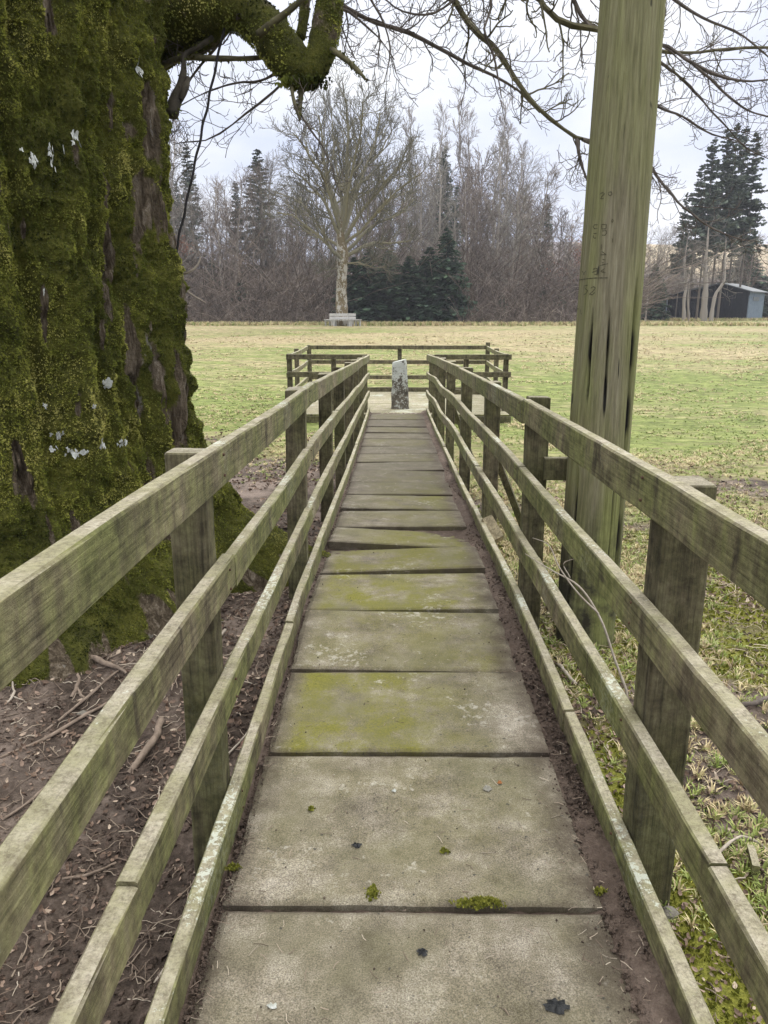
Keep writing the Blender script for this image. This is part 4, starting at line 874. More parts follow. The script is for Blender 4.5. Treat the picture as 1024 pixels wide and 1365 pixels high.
# dark spruces in front of the wood
PS = []
for sd in (51, 52, 53):
    t, c = conifer(sd, 8, 2.3, 30, first=.05, droop=-.18, mat=MSPR, twig=9, flen=.11, sparse=.85, ragged=.38, nb=11, trunk_r_=.012); PS.append(dict(t=t, c=c, mats=(MBR, MSPR)))
for k, (px, yt, y, wd, l) in enumerate([(594, 316, 66, .9, 'tallest dark spruce at the right end of the spruce clump'), (572, 338, 67, 1.2, 'dark spruce left of the tallest one in the clump'), (545, 348, 66, 1.2, 'dark spruce in the middle of the clump right of the lone tree'), (518, 342, 68, 1.25, 'dark spruce second from the left of the clump'), (492, 340, 67, 1.2, 'dark spruce at the left end of the clump beside the lone tree'), (473, 350, 68, 1.2, 'low dark spruce right behind the lone tree and its bench'),
        (868, 362, 84, .9, 'young green spruce just right of the wooden pole'), (852, 376, 86, .8, 'small spruce half hidden by the wooden pole'), (880, 380, 88, .6, 'small spruce between the pole and the shed'), (722, 386, 70, .6, 'small spruce at the wood edge left of the pole'), (744, 390, 68, .6, 'smallest spruce nearest the pole on its left'), (668, 392, 68, .6, 'small spruce in the undergrowth right of the clump'), (690, 398, 69, .5, 'tiny spruce in the undergrowth midway between clump and pole'), (322, 380, 70, .8, 'small dark spruce at the wood edge left of the lone tree'), (288, 350, 76, .8, 'dull green spruce in the undergrowth near the rope end'), (985, 345, 100, 1.5, 'dense dark spruce behind the right end of the shed')]):
    H = (428 - yt) / 1025 * y * 1.05; plant(PS, 'spruce', k % 3, gx_(px, y), y, k * 1.7, (H / 8 * 1.12 * wd if H > 4 else H / 8 * 1.3, H / 8), l, 'tree', 'dark spruces in front of the wood')
# copper leaved shrubs
for k, (px, py, y, w, h, l) in enumerate([(755, 372, 74, 1.8, 3.4, 'shrub holding red brown dead leaves left of the pole'), (95 + 150, 332, 76, 1.2, 1.6, 'reddish leaved shrub near the lower end of the rope'), (768, 350, 76, 1.0, 3.2, 'taller red brown shrub touching the edge of the pole')]):
    x = gx_(px, y); z0 = float(ground_base(x, y)); e = empty('copper_shrub', (x, y, z0)); tag(e, l, 'shrub', 'copper leaved shrubs'); zc = float(at_y(px, py, y)[2]) - z0
    t, c = bare_tree(61 + k, zc + h * .6, .8, .08, 14, 5, 3, first=.25, base=.6, tr_r=.008); t.build('trunk', MBR, e); c.build('crown', MBR2, e)
    n = 900; p = tg.normal(size=(n, 3)) * [w * .5, w * .5, h * .33] + [0, 0, zc]; V, F = scatter(np.array([(-1, 0, 0), (0, .5, .1), (1, 0, 0), (0, -.5, .1)]) * .07, np.array([(0, 1, 2, 3)]), p, frame(tg.normal(size=(n, 3)), tg.uniform(0, 6, n)), tg.uniform(.6, 1.5, n))
    MB().add(V, F, None, np.repeat(tg.uniform(0, 1, n), 4)).build('leaves', MCOP, e)

# ------------------------------------------------------------------ the lone tree
HY = 58.0
def hp(px, py, dy=0.0): return at_y(px, py, HY + dy)
e = empty('lone_tree', hp(457, 429)); horg = np.array(e.location); horg[2] = float(ground_base(horg[0], HY)); e.location.z = horg[2]
tag(e, 'large bare lone tree with a white blotched trunk and mossy limbs ringed by a bench', 'tree')
s = NT('blotched_bark', .9); c = s.coord(); n1 = s.noise(s.coord(scale=(1, 1, .55)), 2.6, 5, .7); n2 = s.noise(c, 9, 4, .7)
MHB = s.done(s.mix(s.ramp(s.math('ADD', s.math('MULTIPLY', n1, .75), s.math('MULTIPLY', n2, .25)), [(.50, 0.0), (.53, 1.0)]), s.mix(n2, (.07, .055, .03), (.28, .22, .13)), (.42, .40, .36)), s.bump(n2, .8, .06))
MHL = m_rnd('mossy_limb', [(0, (.08, .072, .048)), (.5, (.18, .165, .11)), (1, (.30, .28, .19))], .9)
MHT = m_rnd('grey_green_twigs', [(0, (.045, .042, .034)), (.5, (.115, .108, .085)), (1, (.22, .21, .165))], .9)
hg = np.random.default_rng(3); P_, r_ = resample([hp(457, 434), hp(456, 420), hp(455, 395), hp(456, 365), hp(456, 340), hp(455, 315), hp(456, 290)], 30, [.52, .42, .37, .37, .42, .33, .24])
V, Q = tubes(P_[None], r_[None], 18); ax = np.repeat(P_, 18, 0); V = ax + (V - ax) * (1 + .32 * fbm(V * 1.6, 4, 6)[:, None])
mesh('trunk', V - horg, Q, None, MHB, e, smooth=True)
LB = [([(456, 345), (440, 328), (425, 312), (405, 300), (388, 288), (372, 284)], .20, (-.3, -1.5)), ([(458, 342), (478, 330), (498, 322), (520, 322), (545, 316)], .22, (0, 2)), ([(460, 336), (480, 318), (500, 300), (525, 290), (550, 268)], .20, (.5, 3)),
      ([(455, 320), (440, 290), (425, 262), (405, 240), (385, 225)], .20, (0, -3)), ([(456, 305), (448, 265), (436, 225), (428, 185), (420, 150)], .24, (0, 2)), ([(456, 300), (460, 255), (462, 210), (462, 165), (458, 130)], .27, (0, -1)),
      ([(457, 310), (470, 270), (485, 230), (495, 190), (500, 150)], .24, (0, 3)), ([(458, 320), (480, 285), (505, 255), (525, 225), (540, 200)], .22, (0, -3)), ([(455, 330), (435, 315), (412, 275), (395, 262), (375, 255)], .17, (0, 4)),
      ([(458, 325), (485, 305), (515, 275), (545, 245), (560, 235)], .17, (0, -5)), ([(455, 310), (440, 250), (415, 205), (395, 180)], .18, (0, -5)), ([(457, 305), (478, 240), (510, 195), (525, 170)], .18, (0, 5)),
      ([(457, 352), (475, 346), (492, 352), (515, 350)], .09, (0, -1)), ([(455, 362), (442, 356), (428, 358)], .08, (0, -1)), ([(456, 320), (455, 270), (445, 200), (440, 140)], .17, (0, 5)), ([(456, 315), (468, 240), (480, 180), (480, 140)], .17, (0, -6))]
mL = MB(); mT = MB()
for pts, rr, (d0, d1) in LB:
    pts3 = [hp(a, b, d0 + (d1 - d0) * k / (len(pts) - 1) * 1.0) for k, (a, b) in enumerate(pts)]; P_ = resample(pts3, 14); P_ += np.cumsum(hg.normal(size=P_.shape) * .05, axis=0); P_ -= (P_[0] - pts3[0])
    r_ = rr * .74 * np.linspace(1, .28, 14) ** 1.0; tube_into(mL, P_[None], r_[None], 7, hg, 0, .6)
    Lt = np.linalg.norm(np.diff(P_, axis=0), axis=1).sum()
    c1, q1 = grow(P_[None], r_[None], int(5 + Lt * 1.5), min(3.4, Lt * .42), 42, K=8, up=.10, wig=.15, t0=.22, rr=.55, tip=.35, g=hg, taperlen=.55, minr=.016)
    c2, q2 = grow(c1, q1, 8, 1.3, 40, K=5, up=.10, wig=.18, t0=.2, rr=.6, tip=.5, g=hg, minr=.013); c3, q3 = grow(c2, q2, 4, .55, 38, K=3, up=.12, wig=.15, t0=.15, rr=.7, tip=.7, g=hg, minr=.0105)
    tube_into(mL, c1, q1, 5, hg, .15, .5); tube_into(mT, c2, q2, 3, hg, .2, .5); tube_into(mT, c3, q3, 3, hg, .2, .5)
mL.build('limbs', MHL, e, True, origin=horg); mT.build('twigs', MHT, e, origin=horg)
e['label'] = e['label']
# bench around its trunk: six seats, backs and legs
be = empty('tree_bench', (horg[0], HY, horg[2])); tag(be, 'pale grey hexagonal bench built round the foot of the lone tree', 'bench')
MBN = m_simple('silvered_timber', (.38, .37, .36), (.58, .57, .55), 14)
for k in range(6):
    a = R(60 * k - 90); d = np.array([math.cos(a), math.sin(a), 0]); t = np.array([-math.sin(a), math.cos(a), 0])
    def slat(m, r0, r1, z0, z1, wscale):
        for (ra, rb) in ((r0, r1),):
            w0, w1 = ra * math.tan(R(30)) * wscale, rb * math.tan(R(30)) * wscale; V = [d * ra - t * w0 + [0, 0, z0], d * ra + t * w0 + [0, 0, z0], d * rb + t * w1 + [0, 0, z0], d * rb - t * w1 + [0, 0, z0]]; V = V + [v + np.array([0, 0, z1 - z0]) for v in V]
            m.add(V, [(3, 2, 1, 0), (4, 5, 6, 7), (0, 1, 5, 4), (1, 2, 6, 5), (2, 3, 7, 6), (3, 0, 4, 7)])
    m = MB(); [slat(m, .88 + .09 * j, .955 + .09 * j, .43, .47, .98) for j in range(4)]; m.build('seat', MBN, be)
    m = MB(); slat(m, .80, .84, .50, .68, .98); slat(m, .80, .84, .72, .90, .98); m.build('backrest', MBN, be)
    for sg in (-1, 1):
        m = MB(); c0 = d * 1.13 + t * sg * .55
        for r_0, h0 in ((1.13, .42), (.86, .42)):
            c0 = d * r_0 + t * sg * r_0 * .5; V = [c0 + d * a_ * .04 + t * b_ * .05 + [0, 0, zz_] for zz_ in (-.05, h0) for a_, b_ in ((-1, -1), (1, -1), (1, 1), (-1, 1))]; m.add(V, [(0, 1, 5, 4), (1, 2, 6, 5), (2, 3, 7, 6), (3, 0, 4, 7), (4, 5, 6, 7)])
        c1_ = d * .99 + t * sg * .50; V = [c1_ + d * a_ * .20 + t * b_ * .03 + [0, 0, zz_] for zz_ in (.33, .42) for a_, b_ in ((-1, -1), (1, -1), (1, 1), (-1, 1))]; m.add(V, [(0, 1, 5, 4), (1, 2, 6, 5), (2, 3, 7, 6), (3, 0, 4, 7), (0, 3, 2, 1)])
        m.build('leg', MBN, be)

# ------------------------------------------------------------------ shed and the tall firs over it
SY = 84.0; sx = gx_(940, SY); sz = float(ground_base(sx, SY)); sh = empty('open_shed', (sx, SY, sz - .05), R(-38)); tag(sh, 'black fronted shed with a grey tin roof standing under the tall firs', 'shed')
def corr(m, p0, p1, z0a, z1a, z0b, z1b, n=60, amp=.03):
    """corrugated upright sheet from p0 to p1; bottom z0a..z0b, top z1a..z1b"""
    p0, p1 = np.array(p0, float), np.array(p1, float); t = np.linspace(0, 1, n * 2); nn = np.array([-(p1 - p0)[1], (p1 - p0)[0]]); nn /= np.linalg.norm(nn)
    xy = p0 + (p1 - p0) * t[:, None] + nn * (amp * np.where(np.arange(n * 2) // 1 % 2, 1, -1))[:, None]
    V = np.r_[np.c_[xy, z0a + (z0b - z0a) * t], np.c_[xy, z1a + (z1b - z1a) * t]]; j = np.arange(n * 2 - 1); m.add(V, np.stack([j, j + 1, j + 1 + n * 2, j + n * 2], -1))
MDK = m_simple('black_boards', (.006, .008, .014), (.016, .02, .03), 4, .8); MTN = m_simple('grey_blue_sheet', (.13, .17, .22), (.21, .26, .32), 3, .6); MRF = m_simple('tin_roof', (.10, .115, .13), (.16, .18, .20), 2, .7)
hw, dp, hl, hr_, pk = 4.1, 6.0, 2.6, 2.9, 3.7; pkx = 1.3
m = MB(); corr(m, (-hw, 0), (pkx, 0), 0, hl, 0, pk, 30); corr(m, (pkx, 0), (hw, 0), 0, pk, 0, hr_, 18); m.build('front_wall', MDK, sh)
m = MB(); corr(m, (hw, 0), (hw, dp), 0, hr_, 0, hr_, 28); m.build('side_wall', MTN, sh)
m = MB(); corr(m, (-hw, dp), (-hw, 0), 0, hl, 0, hl, 28); m.build('side_wall', MTN, sh)
m = MB(); corr(m, (hw, dp), (pkx, dp), 0, hr_, 0, pk, 18); corr(m, (pkx, dp), (-hw, dp), 0, pk, 0, hl, 30); m.build('back_wall', MDK, sh)
def slab_box(m, pts, th):
    P = np.array(pts, float); V = np.r_[P, P - [0, 0, th]]; m.add(V, [(0, 1, 2, 3), (7, 6, 5, 4), (0, 4, 5, 1), (1, 5, 6, 2), (2, 6, 7, 3), (3, 7, 4, 0)])
m = MB(); slab_box(m, [(-hw - .25, -.3, hl + .02), (pkx, -.3, pk + .12), (pkx, dp + .3, pk + .12), (-hw - .25, dp + .3, hl + .02)], .09); slab_box(m, [(pkx, -.3, pk + .12), (hw + .3, -.3, hr_ + .02), (hw + .3, dp + .3, hr_ + .02), (pkx, dp + .3, pk + .12)], .09); m.build('roof', MRF, sh)
m = MB(); V = [(hw + .05, 1.3, 2.0), (hw + .05, 3.6, 2.0), (hw + .05, 3.6, 2.4), (hw + .05, 1.3, 2.4)]; V = V + [(v[0] + .05, v[1], v[2]) for v in V]; m.add(V, [(4, 5, 6, 7), (0, 4, 7, 3), (1, 2, 6, 5), (0, 1, 5, 4), (3, 7, 6, 2)]); m.build('pale_panel', MRF, sh)
for xx in (-hw - .06, -2.3, -.3, 2.4, hw + .03):
    m = MB(); V = [(xx + a_ * .06, -.07 + b_ * .04, zz_) for zz_ in (0, 2.5) for a_, b_ in ((-1, -1), (1, -1), (1, 1), (-1, 1))]; m.add(V, [(0, 1, 5, 4), (1, 2, 6, 5), (2, 3, 7, 6), (3, 0, 4, 7), (4, 5, 6, 7)]); m.build('front_post', MTN if xx > 4 or xx < -4 else MDK, sh)
PF = []
for sd in (71, 72, 73):
    t, c = conifer(sd, 18, 3.1, 30, first=.36, droop=-.10, mat=MPIN, twig=8, flen=.11, sparse=.5, ragged=.55, nb=6, trunk_r_=.010); PF.append(dict(t=t, c=c, mats=(MBR, MPIN)))
for k, (px, yt, y, l) in enumerate([(916, 240, 83, 'leftmost of the tall firs over the shed, shorter than the rest'), (928, 208, 81, 'second tall fir from the left over the shed'), (944, 200, 84, 'middle left fir of the clump over the shed'), (956, 193, 82, 'tallest fir in the middle of the clump over the shed'), (966, 197, 85, 'fir just right of the tallest one over the shed'), (981, 204, 83, 'rightmost broad fir over the shed'), (900, 272, 85, 'short ragged fir left of the clump over the shed')]):
    H = (425 - yt) / 1025 * y; plant(PF, 'tall_fir', k % 3, gx_(px, y), y, k * 1.9, (H / 18 * (.74 if k < 6 else .55), H / 18), l, 'tree', 'tall firs over the shed')
# pale gnarled trunks in front of the shed
MPB = m_rnd('pale_trunk_bark', [(0, (.16, .14, .12)), (.5, (.28, .25, .22)), (1, (.40, .37, .34))], .9)
for k, (px, py, w, y, l, pts) in enumerate([(913, 424, .33, 79, 'pale forked trunk in front of the left end of the shed', [(912, 424), (912, 400), (915, 380), (913, 350), (918, 310)]), (919, 424, .2, 79.5, 'thin pale trunk right beside the forked trunk before the shed', [(919, 424), (917, 400), (920, 370), (926, 330)]),
        (939, 425, .62, 79, 'stout pale trunk in front of the middle of the shed', [(938, 425), (939, 405), (941, 380), (940, 360), (943, 325), (945, 300)]), (949, 425, .36, 78, 'pale trunk leaning right in front of the shed', [(948, 425), (951, 405), (955, 390), (964, 378), (966, 350), (968, 318)])]):
    x = gx_(px, y); z0 = float(ground_base(x, y)); e = empty('pale_tree', (x, y, z0)); tag(e, l, 'tree', 'pale trunks in front of the shed'); org_ = np.array([x, y, z0])
    P_ = resample([at_y(a, b, y) for a, b in pts], 16); P_[0, 2] = z0 - .1; r_ = w * .5 * np.linspace(1.15, .16, 16) * (1 + .12 * np.sin(np.arange(16) * 2.1)); m = MB(); tube_into(m, P_[None], r_[None], 9, tg, 0, .6); m.build('trunk', MPB, e, True, origin=org_)
    c1, q1 = grow(P_[None], r_[None], 16, 3.2, 55, K=7, up=.02, wig=.2, t0=.35, rr=.35, tip=.3, g=tg, minr=.02); c2, q2 = grow(c1, q1, 6, 1.2, 40, K=4, up=.03, wig=.2, rr=.6, g=tg, minr=.014)
    m = MB(); tube_into(m, c1, q1, 4, tg, .15, .35); tube_into(m, c2, q2, 3, tg, .15, .3); m.build('crown', MBR3, e, origin=org_)

# molehills
MMH = m_simple('molehill_soil', (.05, .035, .028), (.12, .09, .075), 12, coord='World', bump=1)
for k, (px, py, l) in enumerate([(375, 432, 'dark molehill on the meadow left of the lone tree, the farthest left of three'), (391, 433, 'wide dark molehill left of the lone tree, middle of three'), (423, 433, 'dark molehill closest to the bench'), (309, 433, 'small molehill near the far left of the meadow')]):
    z0 = -.0; p = at_z(px, py, float(ground_base(0, 50))); p = at_z(px, py, float(ground_base(p[0], p[1]))); a = np.linspace(0, 2 * math.pi, 14, endpoint=False); m = MB(); Vs = []
    for r0, h in ((.55, -.03), (.42, .10), (.25, .17), (.08, .20)): Vs.append(np.c_[np.cos(a) * r0 * 1.2, np.sin(a) * r0, np.full(14, h) + tg.normal(size=14) * .02])
    V = np.concatenate(Vs); i = np.arange(56).reshape(4, 14); r = np.roll(i, -1, 1)
    o = mesh('molehill', V, np.stack([i[:-1], r[:-1], r[1:], i[1:]], -1).reshape(-1, 4), None, MMH, smooth=True, N=[i[-1]]); o.location = (p[0], p[1], float(ground_base(p[0], p[1]))); tag(o, l, 'molehill', 'molehills on the meadow')
# ------------------------------------------------------------------ ground litter (uncountable)
fg = np.random.default_rng(17)
def gn(x, y):
    e = .03; z = ground(x, y); zx = ground(x + e, y); zy = ground(x, y + e); N = np.c_[-(zx - z) / e, -(zy - z) / e, np.ones_like(z)]; return z, N / np.linalg.norm(N, axis=1, keepdims=True)
def field_pts(n, y0, y1, pw=1.0, margin=.6):
    u = fg.uniform(0, 1, n); y = (y0 ** -pw + u * (y1 ** -pw - y0 ** -pw)) ** (-1 / pw) if pw else fg.uniform(y0, y1, n)
    x = fg.uniform(-1, 1, n) * (y * .56 + margin); ok = ~((x > XL - .05) & (x < XR + .05) & (y < 14)) & ~((x > PX0) & (x < PX1) & (y > PY0) & (y < PY1)) & (np.hypot(x - TC[0], y - TC[1]) > 1.05)
    return x[ok], y[ok]
# grass
blades = []; bf = []
for k in range(7):
    a = fg.uniform(0, 6.28); d = np.array([math.cos(a), math.sin(a), 0]); sdd = np.array([-d[1], d[0], 0]); h = fg.uniform(.6, 1.2); b0 = d * .15 * fg.uniform(0, 1); ln = fg.uniform(.3, 1.1)
    n0 = len(blades); blades += [b0 - sdd * .06, b0 + sdd * .06, b0 + d * ln * .4 + sdd * .04 + [0, 0, h * .65], b0 + d * ln * .4 - sdd * .04 + [0, 0, h * .65], b0 + d * ln + [0, 0, h * .9]]; bf += [(n0, n0 + 1, n0 + 2), (n0, n0 + 2, n0 + 3), (n0 + 3, n0 + 2, n0 + 4)]
blades = np.array(blades); bf = np.array(bf)
MGR = m_rnd('grass_blades', [(0, (.28, .21, .12)), (.3, (.58, .49, .29)), (.48, (.26, .29, .10)), (.8, (.18, .235, .055)), (1, (.36, .42, .13))], .7, .3)
x, y = field_pts(150000, 1.6, 48, .45); so = soilness(x, y); mo = mossness(x, y); st_ = np.interp(y, [0, 8, 14, 20, 26, 40], [.5, .4, .25, .35, .7, .95]); cl = fbm(np.c_[x * .9, y * .9, x * 0], 4, 61) * 1.3
ok = fg.uniform(0, 1, len(x)) < np.clip(1.05 - so * 1.15 + (x > .6) * .10, .015 * (x > 0), 1) * np.interp(y, [2.5, 4.5], [.45, 1]) * np.clip(.62 + cl * 1.5, .06, 1); x, y, st_, cl = x[ok], y[ok], st_[ok], cl[ok]; z, N = gn(x, y); n = len(x)
sz_ = np.interp(y, [2, 10, 38], [.034, .055, .13]) * fg.uniform(.4, 1.4, n) * (1 + .6 * np.clip(cl, 0, 1))
V, F = scatter(blades, bf, np.c_[x, y, z - .003], frame(N * [.5, .5, 1], fg.uniform(0, 6.28, n)), np.c_[sz_ * 1.2, sz_ * 1.2, sz_ * np.interp(y, [3, 10, 20], [.8, .45, .30])])
strawy = fg.uniform(0, 1, n) < np.clip(st_ + cl * .8 - .08, 0, 1); a = np.where(strawy, fg.uniform(0, .4, n), fg.uniform(.48, 1, n)); m = MB().add(V, None, F, np.repeat(a, len(blades)))
n = 9000; y = 61.5 + fg.normal(size=n) * 1.6; x = fg.uniform(-45, 50, n); y = y + np.where(x > 28, 20, 0); sz_ = fg.uniform(.10, .34, n); V, F = scatter(blades, bf, np.c_[x, y, ground_base(x, y)], rotz(fg.uniform(0, 6.28, n)), np.c_[sz_ * 1.3, sz_ * 1.3, sz_]); m.add(V, None, F, np.repeat(np.clip(fg.normal(size=n) * .2 + .3, 0, .8), len(blades)))
tag(m.build('grass', MGR), 'short green and straw grass over the meadow', kind='stuff')
# flattened straw stalks on the right
n = 11000; x = fg.uniform(.62, 4.5, n); y = fg.uniform(1.2, 9, n) ; cl = fbm(np.c_[x * 1.5, y * 1.5, x * 0], 3, 63); ok = cl > -.1; x, y = x[ok], y[ok]; n = len(x); z, N = gn(x, y); a = fg.uniform(0, 6.28, n); L = fg.uniform(.03, .13, n)
K = 4; u = np.linspace(-.5, .5, K); P = np.stack([x[:, None] + np.cos(a)[:, None] * u * L[:, None], y[:, None] + np.sin(a)[:, None] * u * L[:, None], np.zeros((n, K))], -1); P += fg.normal(size=P.shape) * [.004, .004, 0]
P[..., 2] = ground(P[..., 0].ravel(), P[..., 1].ravel()).reshape(n, K) + fg.uniform(.004, .02, n)[:, None] + fg.uniform(-.01, .01, (n, K)); m = MB(); V, Q = tubes(P, np.full((n, K), .0014), 3); m.add(V, Q, None, np.repeat(fg.uniform(0, 1, n), K * 3))
MSTK = m_rnd('dry_stalks', [(0, (.20, .16, .11)), (.5, (.38, .32, .22)), (1, (.56, .49, .36))], .8); tag(m.build('dry_stalks', MSTK), 'flattened dry stalks on the ground right of the walkway', kind='stuff')
# leaves
leafV = np.array([(-1, 0, .12), (-.35, .5, .0), (.45, .42, .1), (1, 0, .3), (.45, -.42, .0), (-.35, -.5, .14), (0, 0, -.08)]); leafF = np.array([(6, 0, 1), (6, 1, 2), (6, 2, 3), (6, 3, 4), (6, 4, 5), (6, 5, 0)])[:, ::-1]
x, y = field_pts(85000, 1.3, 17, .5, 1.0); n0 = fbm(np.c_[x * .7, y * .7, x * 0], 4, 65)
dl = np.where(x < 0, np.exp(-((y - 7.5) / 3.6) ** 2) * 2.2 + .14 * (y < 10), np.exp(-((y - 5.2) / 2.6) ** 2) * 1.3 + .18 * (y < 9)) * np.clip(.65 + n0 * 2.2, 0, 1); ok = fg.uniform(0, 1, len(x)) < dl; x, y = x[ok], y[ok]; z, N = gn(x, y); n = len(x)
V, F = scatter(leafV, leafF, np.c_[x, y, z + .006], frame(N + fg.normal(size=(n, 3)) * .6, fg.uniform(0, 6.28, n)), np.interp(y, [1, 4, 16], [.0075, .015, .032]) * fg.uniform(.6, 1.4, n))
MLF = m_rnd('dead_leaves', [(0, (.07, .045, .034)), (.4, (.17, .115, .085)), (.75, (.29, .21, .165)), (1, (.45, .37, .29))], .75, .3); tag(MB().add(V, None, F, np.repeat(fg.uniform(0, 1, n) ** 1.3, 7)).build('leaf_litter', MLF), 'purplish brown fallen leaves scattered over the ground', kind='stuff')
# fine twigs on the bare soil
def litter(n, xr, yr, Lr, rr, name, label, mt, seed, curl=.25, K=6, lift=.004, mask=None):
    g = np.random.default_rng(seed); x = g.uniform(*xr, n); y = g.uniform(*yr, n); ok = np.hypot(x - TC[0], y - TC[1]) > 1.25
    if mask is not None: ok &= g.uniform(0, 1, n) < mask(x, y)
    x, y = x[ok], y[ok]; n = len(x); a = g.uniform(0, 6.28, n); L = g.uniform(*Lr, n) * g.uniform(.4, 1, n); P = np.zeros((n, K, 3)); P[:, 0, 0] = x; P[:, 0, 1] = y
    for k in range(1, K):
        a = a + g.normal(size=n) * curl; P[:, k, 0] = P[:, k - 1, 0] + np.cos(a) * L / K; P[:, k, 1] = P[:, k - 1, 1] + np.sin(a) * L / K
    P[:, :, 0] = np.where((P[:, :, 0] > XL - .06) & (x[:, None] < 0), XL - .06 - .02 * g.uniform(0, 1, (n, 1)), P[:, :, 0]); r0 = g.uniform(*rr, n)
    P[..., 2] = ground(P[..., 0].ravel(), P[..., 1].ravel()).reshape(n, K) + r0[:, None] * .4 + lift + g.uniform(-.004, .008, (n, K)); V, Q = tubes(P, r0[:, None] * np.linspace(1, .5, K)[None], 5)
    tag(MB().add(V, Q, None, np.repeat(g.uniform(0, 1, n), K * 5)).build(name, mt), label, kind='stuff')
MTL = m_rnd('litter_twigs', [(0, (.075, .055, .045)), (.5, (.19, .145, .115)), (.85, (.34, .28, .22)), (1, (.5, .44, .36))], .85)
litter(6500, (-3.6, XL - .08), (.9, 5.2), (.02, .22), (.0008, .0026), 'twig_litter', 'small dry twigs littering the bare soil on the left', MTL, 21)
litter(2400, (XR + .08, 3.8), (1.0, 7), (.03, .25), (.0012, .003), 'twig_litter', 'small twigs among the moss and grass on the right', MTL, 22)
# clods and crumbs of soil
ico = np.array([(0, 0, 1), (.9, 0, .4), (.28, .85, .4), (-.72, .53, .4), (-.72, -.53, .4), (.28, -.85, .4), (.7, .5, -.4), (-.3, .85, -.4), (-.9, 0, -.4), (-.3, -.85, -.4), (.7, -.5, -.4)]) ; icoF = np.array([(0, 1, 2), (0, 2, 3), (0, 3, 4), (0, 4, 5), (0, 5, 1), (1, 6, 2), (2, 7, 3), (3, 8, 4), (4, 9, 5), (5, 10, 1), (6, 7, 2), (7, 8, 3), (8, 9, 4), (9, 10, 5), (10, 6, 1)])
x = np.r_[fg.uniform(-3.2, XL - .04, 20000), fg.uniform(XR + .05, 3, 5000)]; y = fg.uniform(.8, 5, len(x)); cl = fbm(np.c_[x * 2.2, y * 2.2, x * 0], 3, 67) + np.exp(-((x + .62) / .2) ** 2) * .5; ok = (cl > .02) & (np.hypot(x - TC[0], y - TC[1]) > 1.25); x, y = x[ok], y[ok]; z = ground(x, y); n = len(x)
V, F = scatter(ico, icoF, np.c_[x, y, z + .001], frame(fg.normal(size=(n, 3)), fg.uniform(0, 6, n)), fg.uniform(.003, .014, n)[:, None] * fg.uniform(.5, 1.2, (n, 3)))
m = MB().add(V, None, F, np.repeat(fg.uniform(0, 1, n), 11))
# crumbs along the margins of the walkway and on the slabs
n1_, n2_ = 3000, 420
x = np.r_[XR - np.abs(fg.normal(size=n1_)) * .045 - .006, fg.uniform(XL + .01, SL_L + .02, 1600), fg.uniform(SL_L, SL_R, n2_)]; y = np.r_[fg.uniform(.9, 1, n1_) * 0 + (.9 ** -1 + fg.uniform(0, 1, n1_) * (9 ** -1 - .9 ** -1)) ** -1., (.9 ** -1 + fg.uniform(0, 1, 1600) * (9 ** -1 - .9 ** -1)) ** -1., fg.uniform(.95, 7, n2_)]
n = len(x); onslab = (x > SL_L) & (x < SL_R - .02); sz_ = np.where(onslab, fg.uniform(.0012, .0035, n), fg.uniform(.002, .0085, n)); z = deck(y) + np.where(onslab, .003, -.002 + .018 * np.clip((x - SL_R) / .07, 0, 1)) + fg.uniform(-.002, .004, n)
V, F = scatter(ico, icoF, np.c_[x, y, z], frame(fg.normal(size=(n, 3)), fg.uniform(0, 6, n)), sz_[:, None] * fg.uniform(.5, 1.2, (n, 3))); m.add(V, None, F, np.repeat(fg.uniform(0, .8, n), 11))
tag(m.build('soil_crumbs', MSOIL), 'crumbs and clods of dark soil along the walkway', kind='stuff')
n = 520; x = np.r_[fg.uniform(SL_R - .09, XR - .01, 200), fg.uniform(SL_L, SL_R, 230), fg.uniform(XL + .01, SL_L + .04, 90)]; y = (.9 ** -1 + fg.uniform(0, 1, n) * (7 ** -1 - .9 ** -1)) ** -1.; a = fg.uniform(0, 6.28, n); L = fg.uniform(.006, .035, n); K = 3; u = np.linspace(-.5, .5, K)
P = np.stack([x[:, None] + np.cos(a)[:, None] * u * L[:, None], y[:, None] + np.sin(a)[:, None] * u * L[:, None], (deck(y) + .006 + .012 * (x > SL_R - .02))[:, None] + np.zeros((n, K))], -1); P[:, 1] += fg.normal(size=(n, 3)) * .0015; P[..., 0] = np.clip(P[..., 0], XL + .004, XR - .004)
V, Q = tubes(P, np.full((n, K), .0009), 3); tag(MB().add(V, Q, None, np.repeat(fg.uniform(.2, 1, n), K * 3)).build('chaff', MTL), 'bits of straw and bark fallen on the slabs', kind='stuff')
# moss tufts on the ground at right
MGM = m_rnd('ground_moss', [(0, (.07, .08, .012)), (.5, (.17, .18, .03)), (1, (.33, .33, .07))], .9, .1)
x = fg.uniform(XR + .06, 3.2, 60000); y = fg.uniform(1.0, 6.5, len(x)); mk = mossness(x, y); ok = fg.uniform(0, 1, len(x)) < (mk - .28) * 1.9; x, y = x[ok], y[ok]; z = ground(x, y); n = len(x)
V, F = scatter(sprig, SF, np.c_[x, y, z], frame(np.c_[fg.normal(size=(n, 2)) * .5, np.ones(n)], fg.uniform(0, 6, n)), .012 * fg.uniform(.5, 1.5, n)); tag(MB().add(V, None, F, np.repeat(np.clip(.5 + fg.normal(size=n) * .25, 0, 1), 9)).build('ground_moss', MGM), 'bright green moss spreading over the ground on the right', kind='stuff')

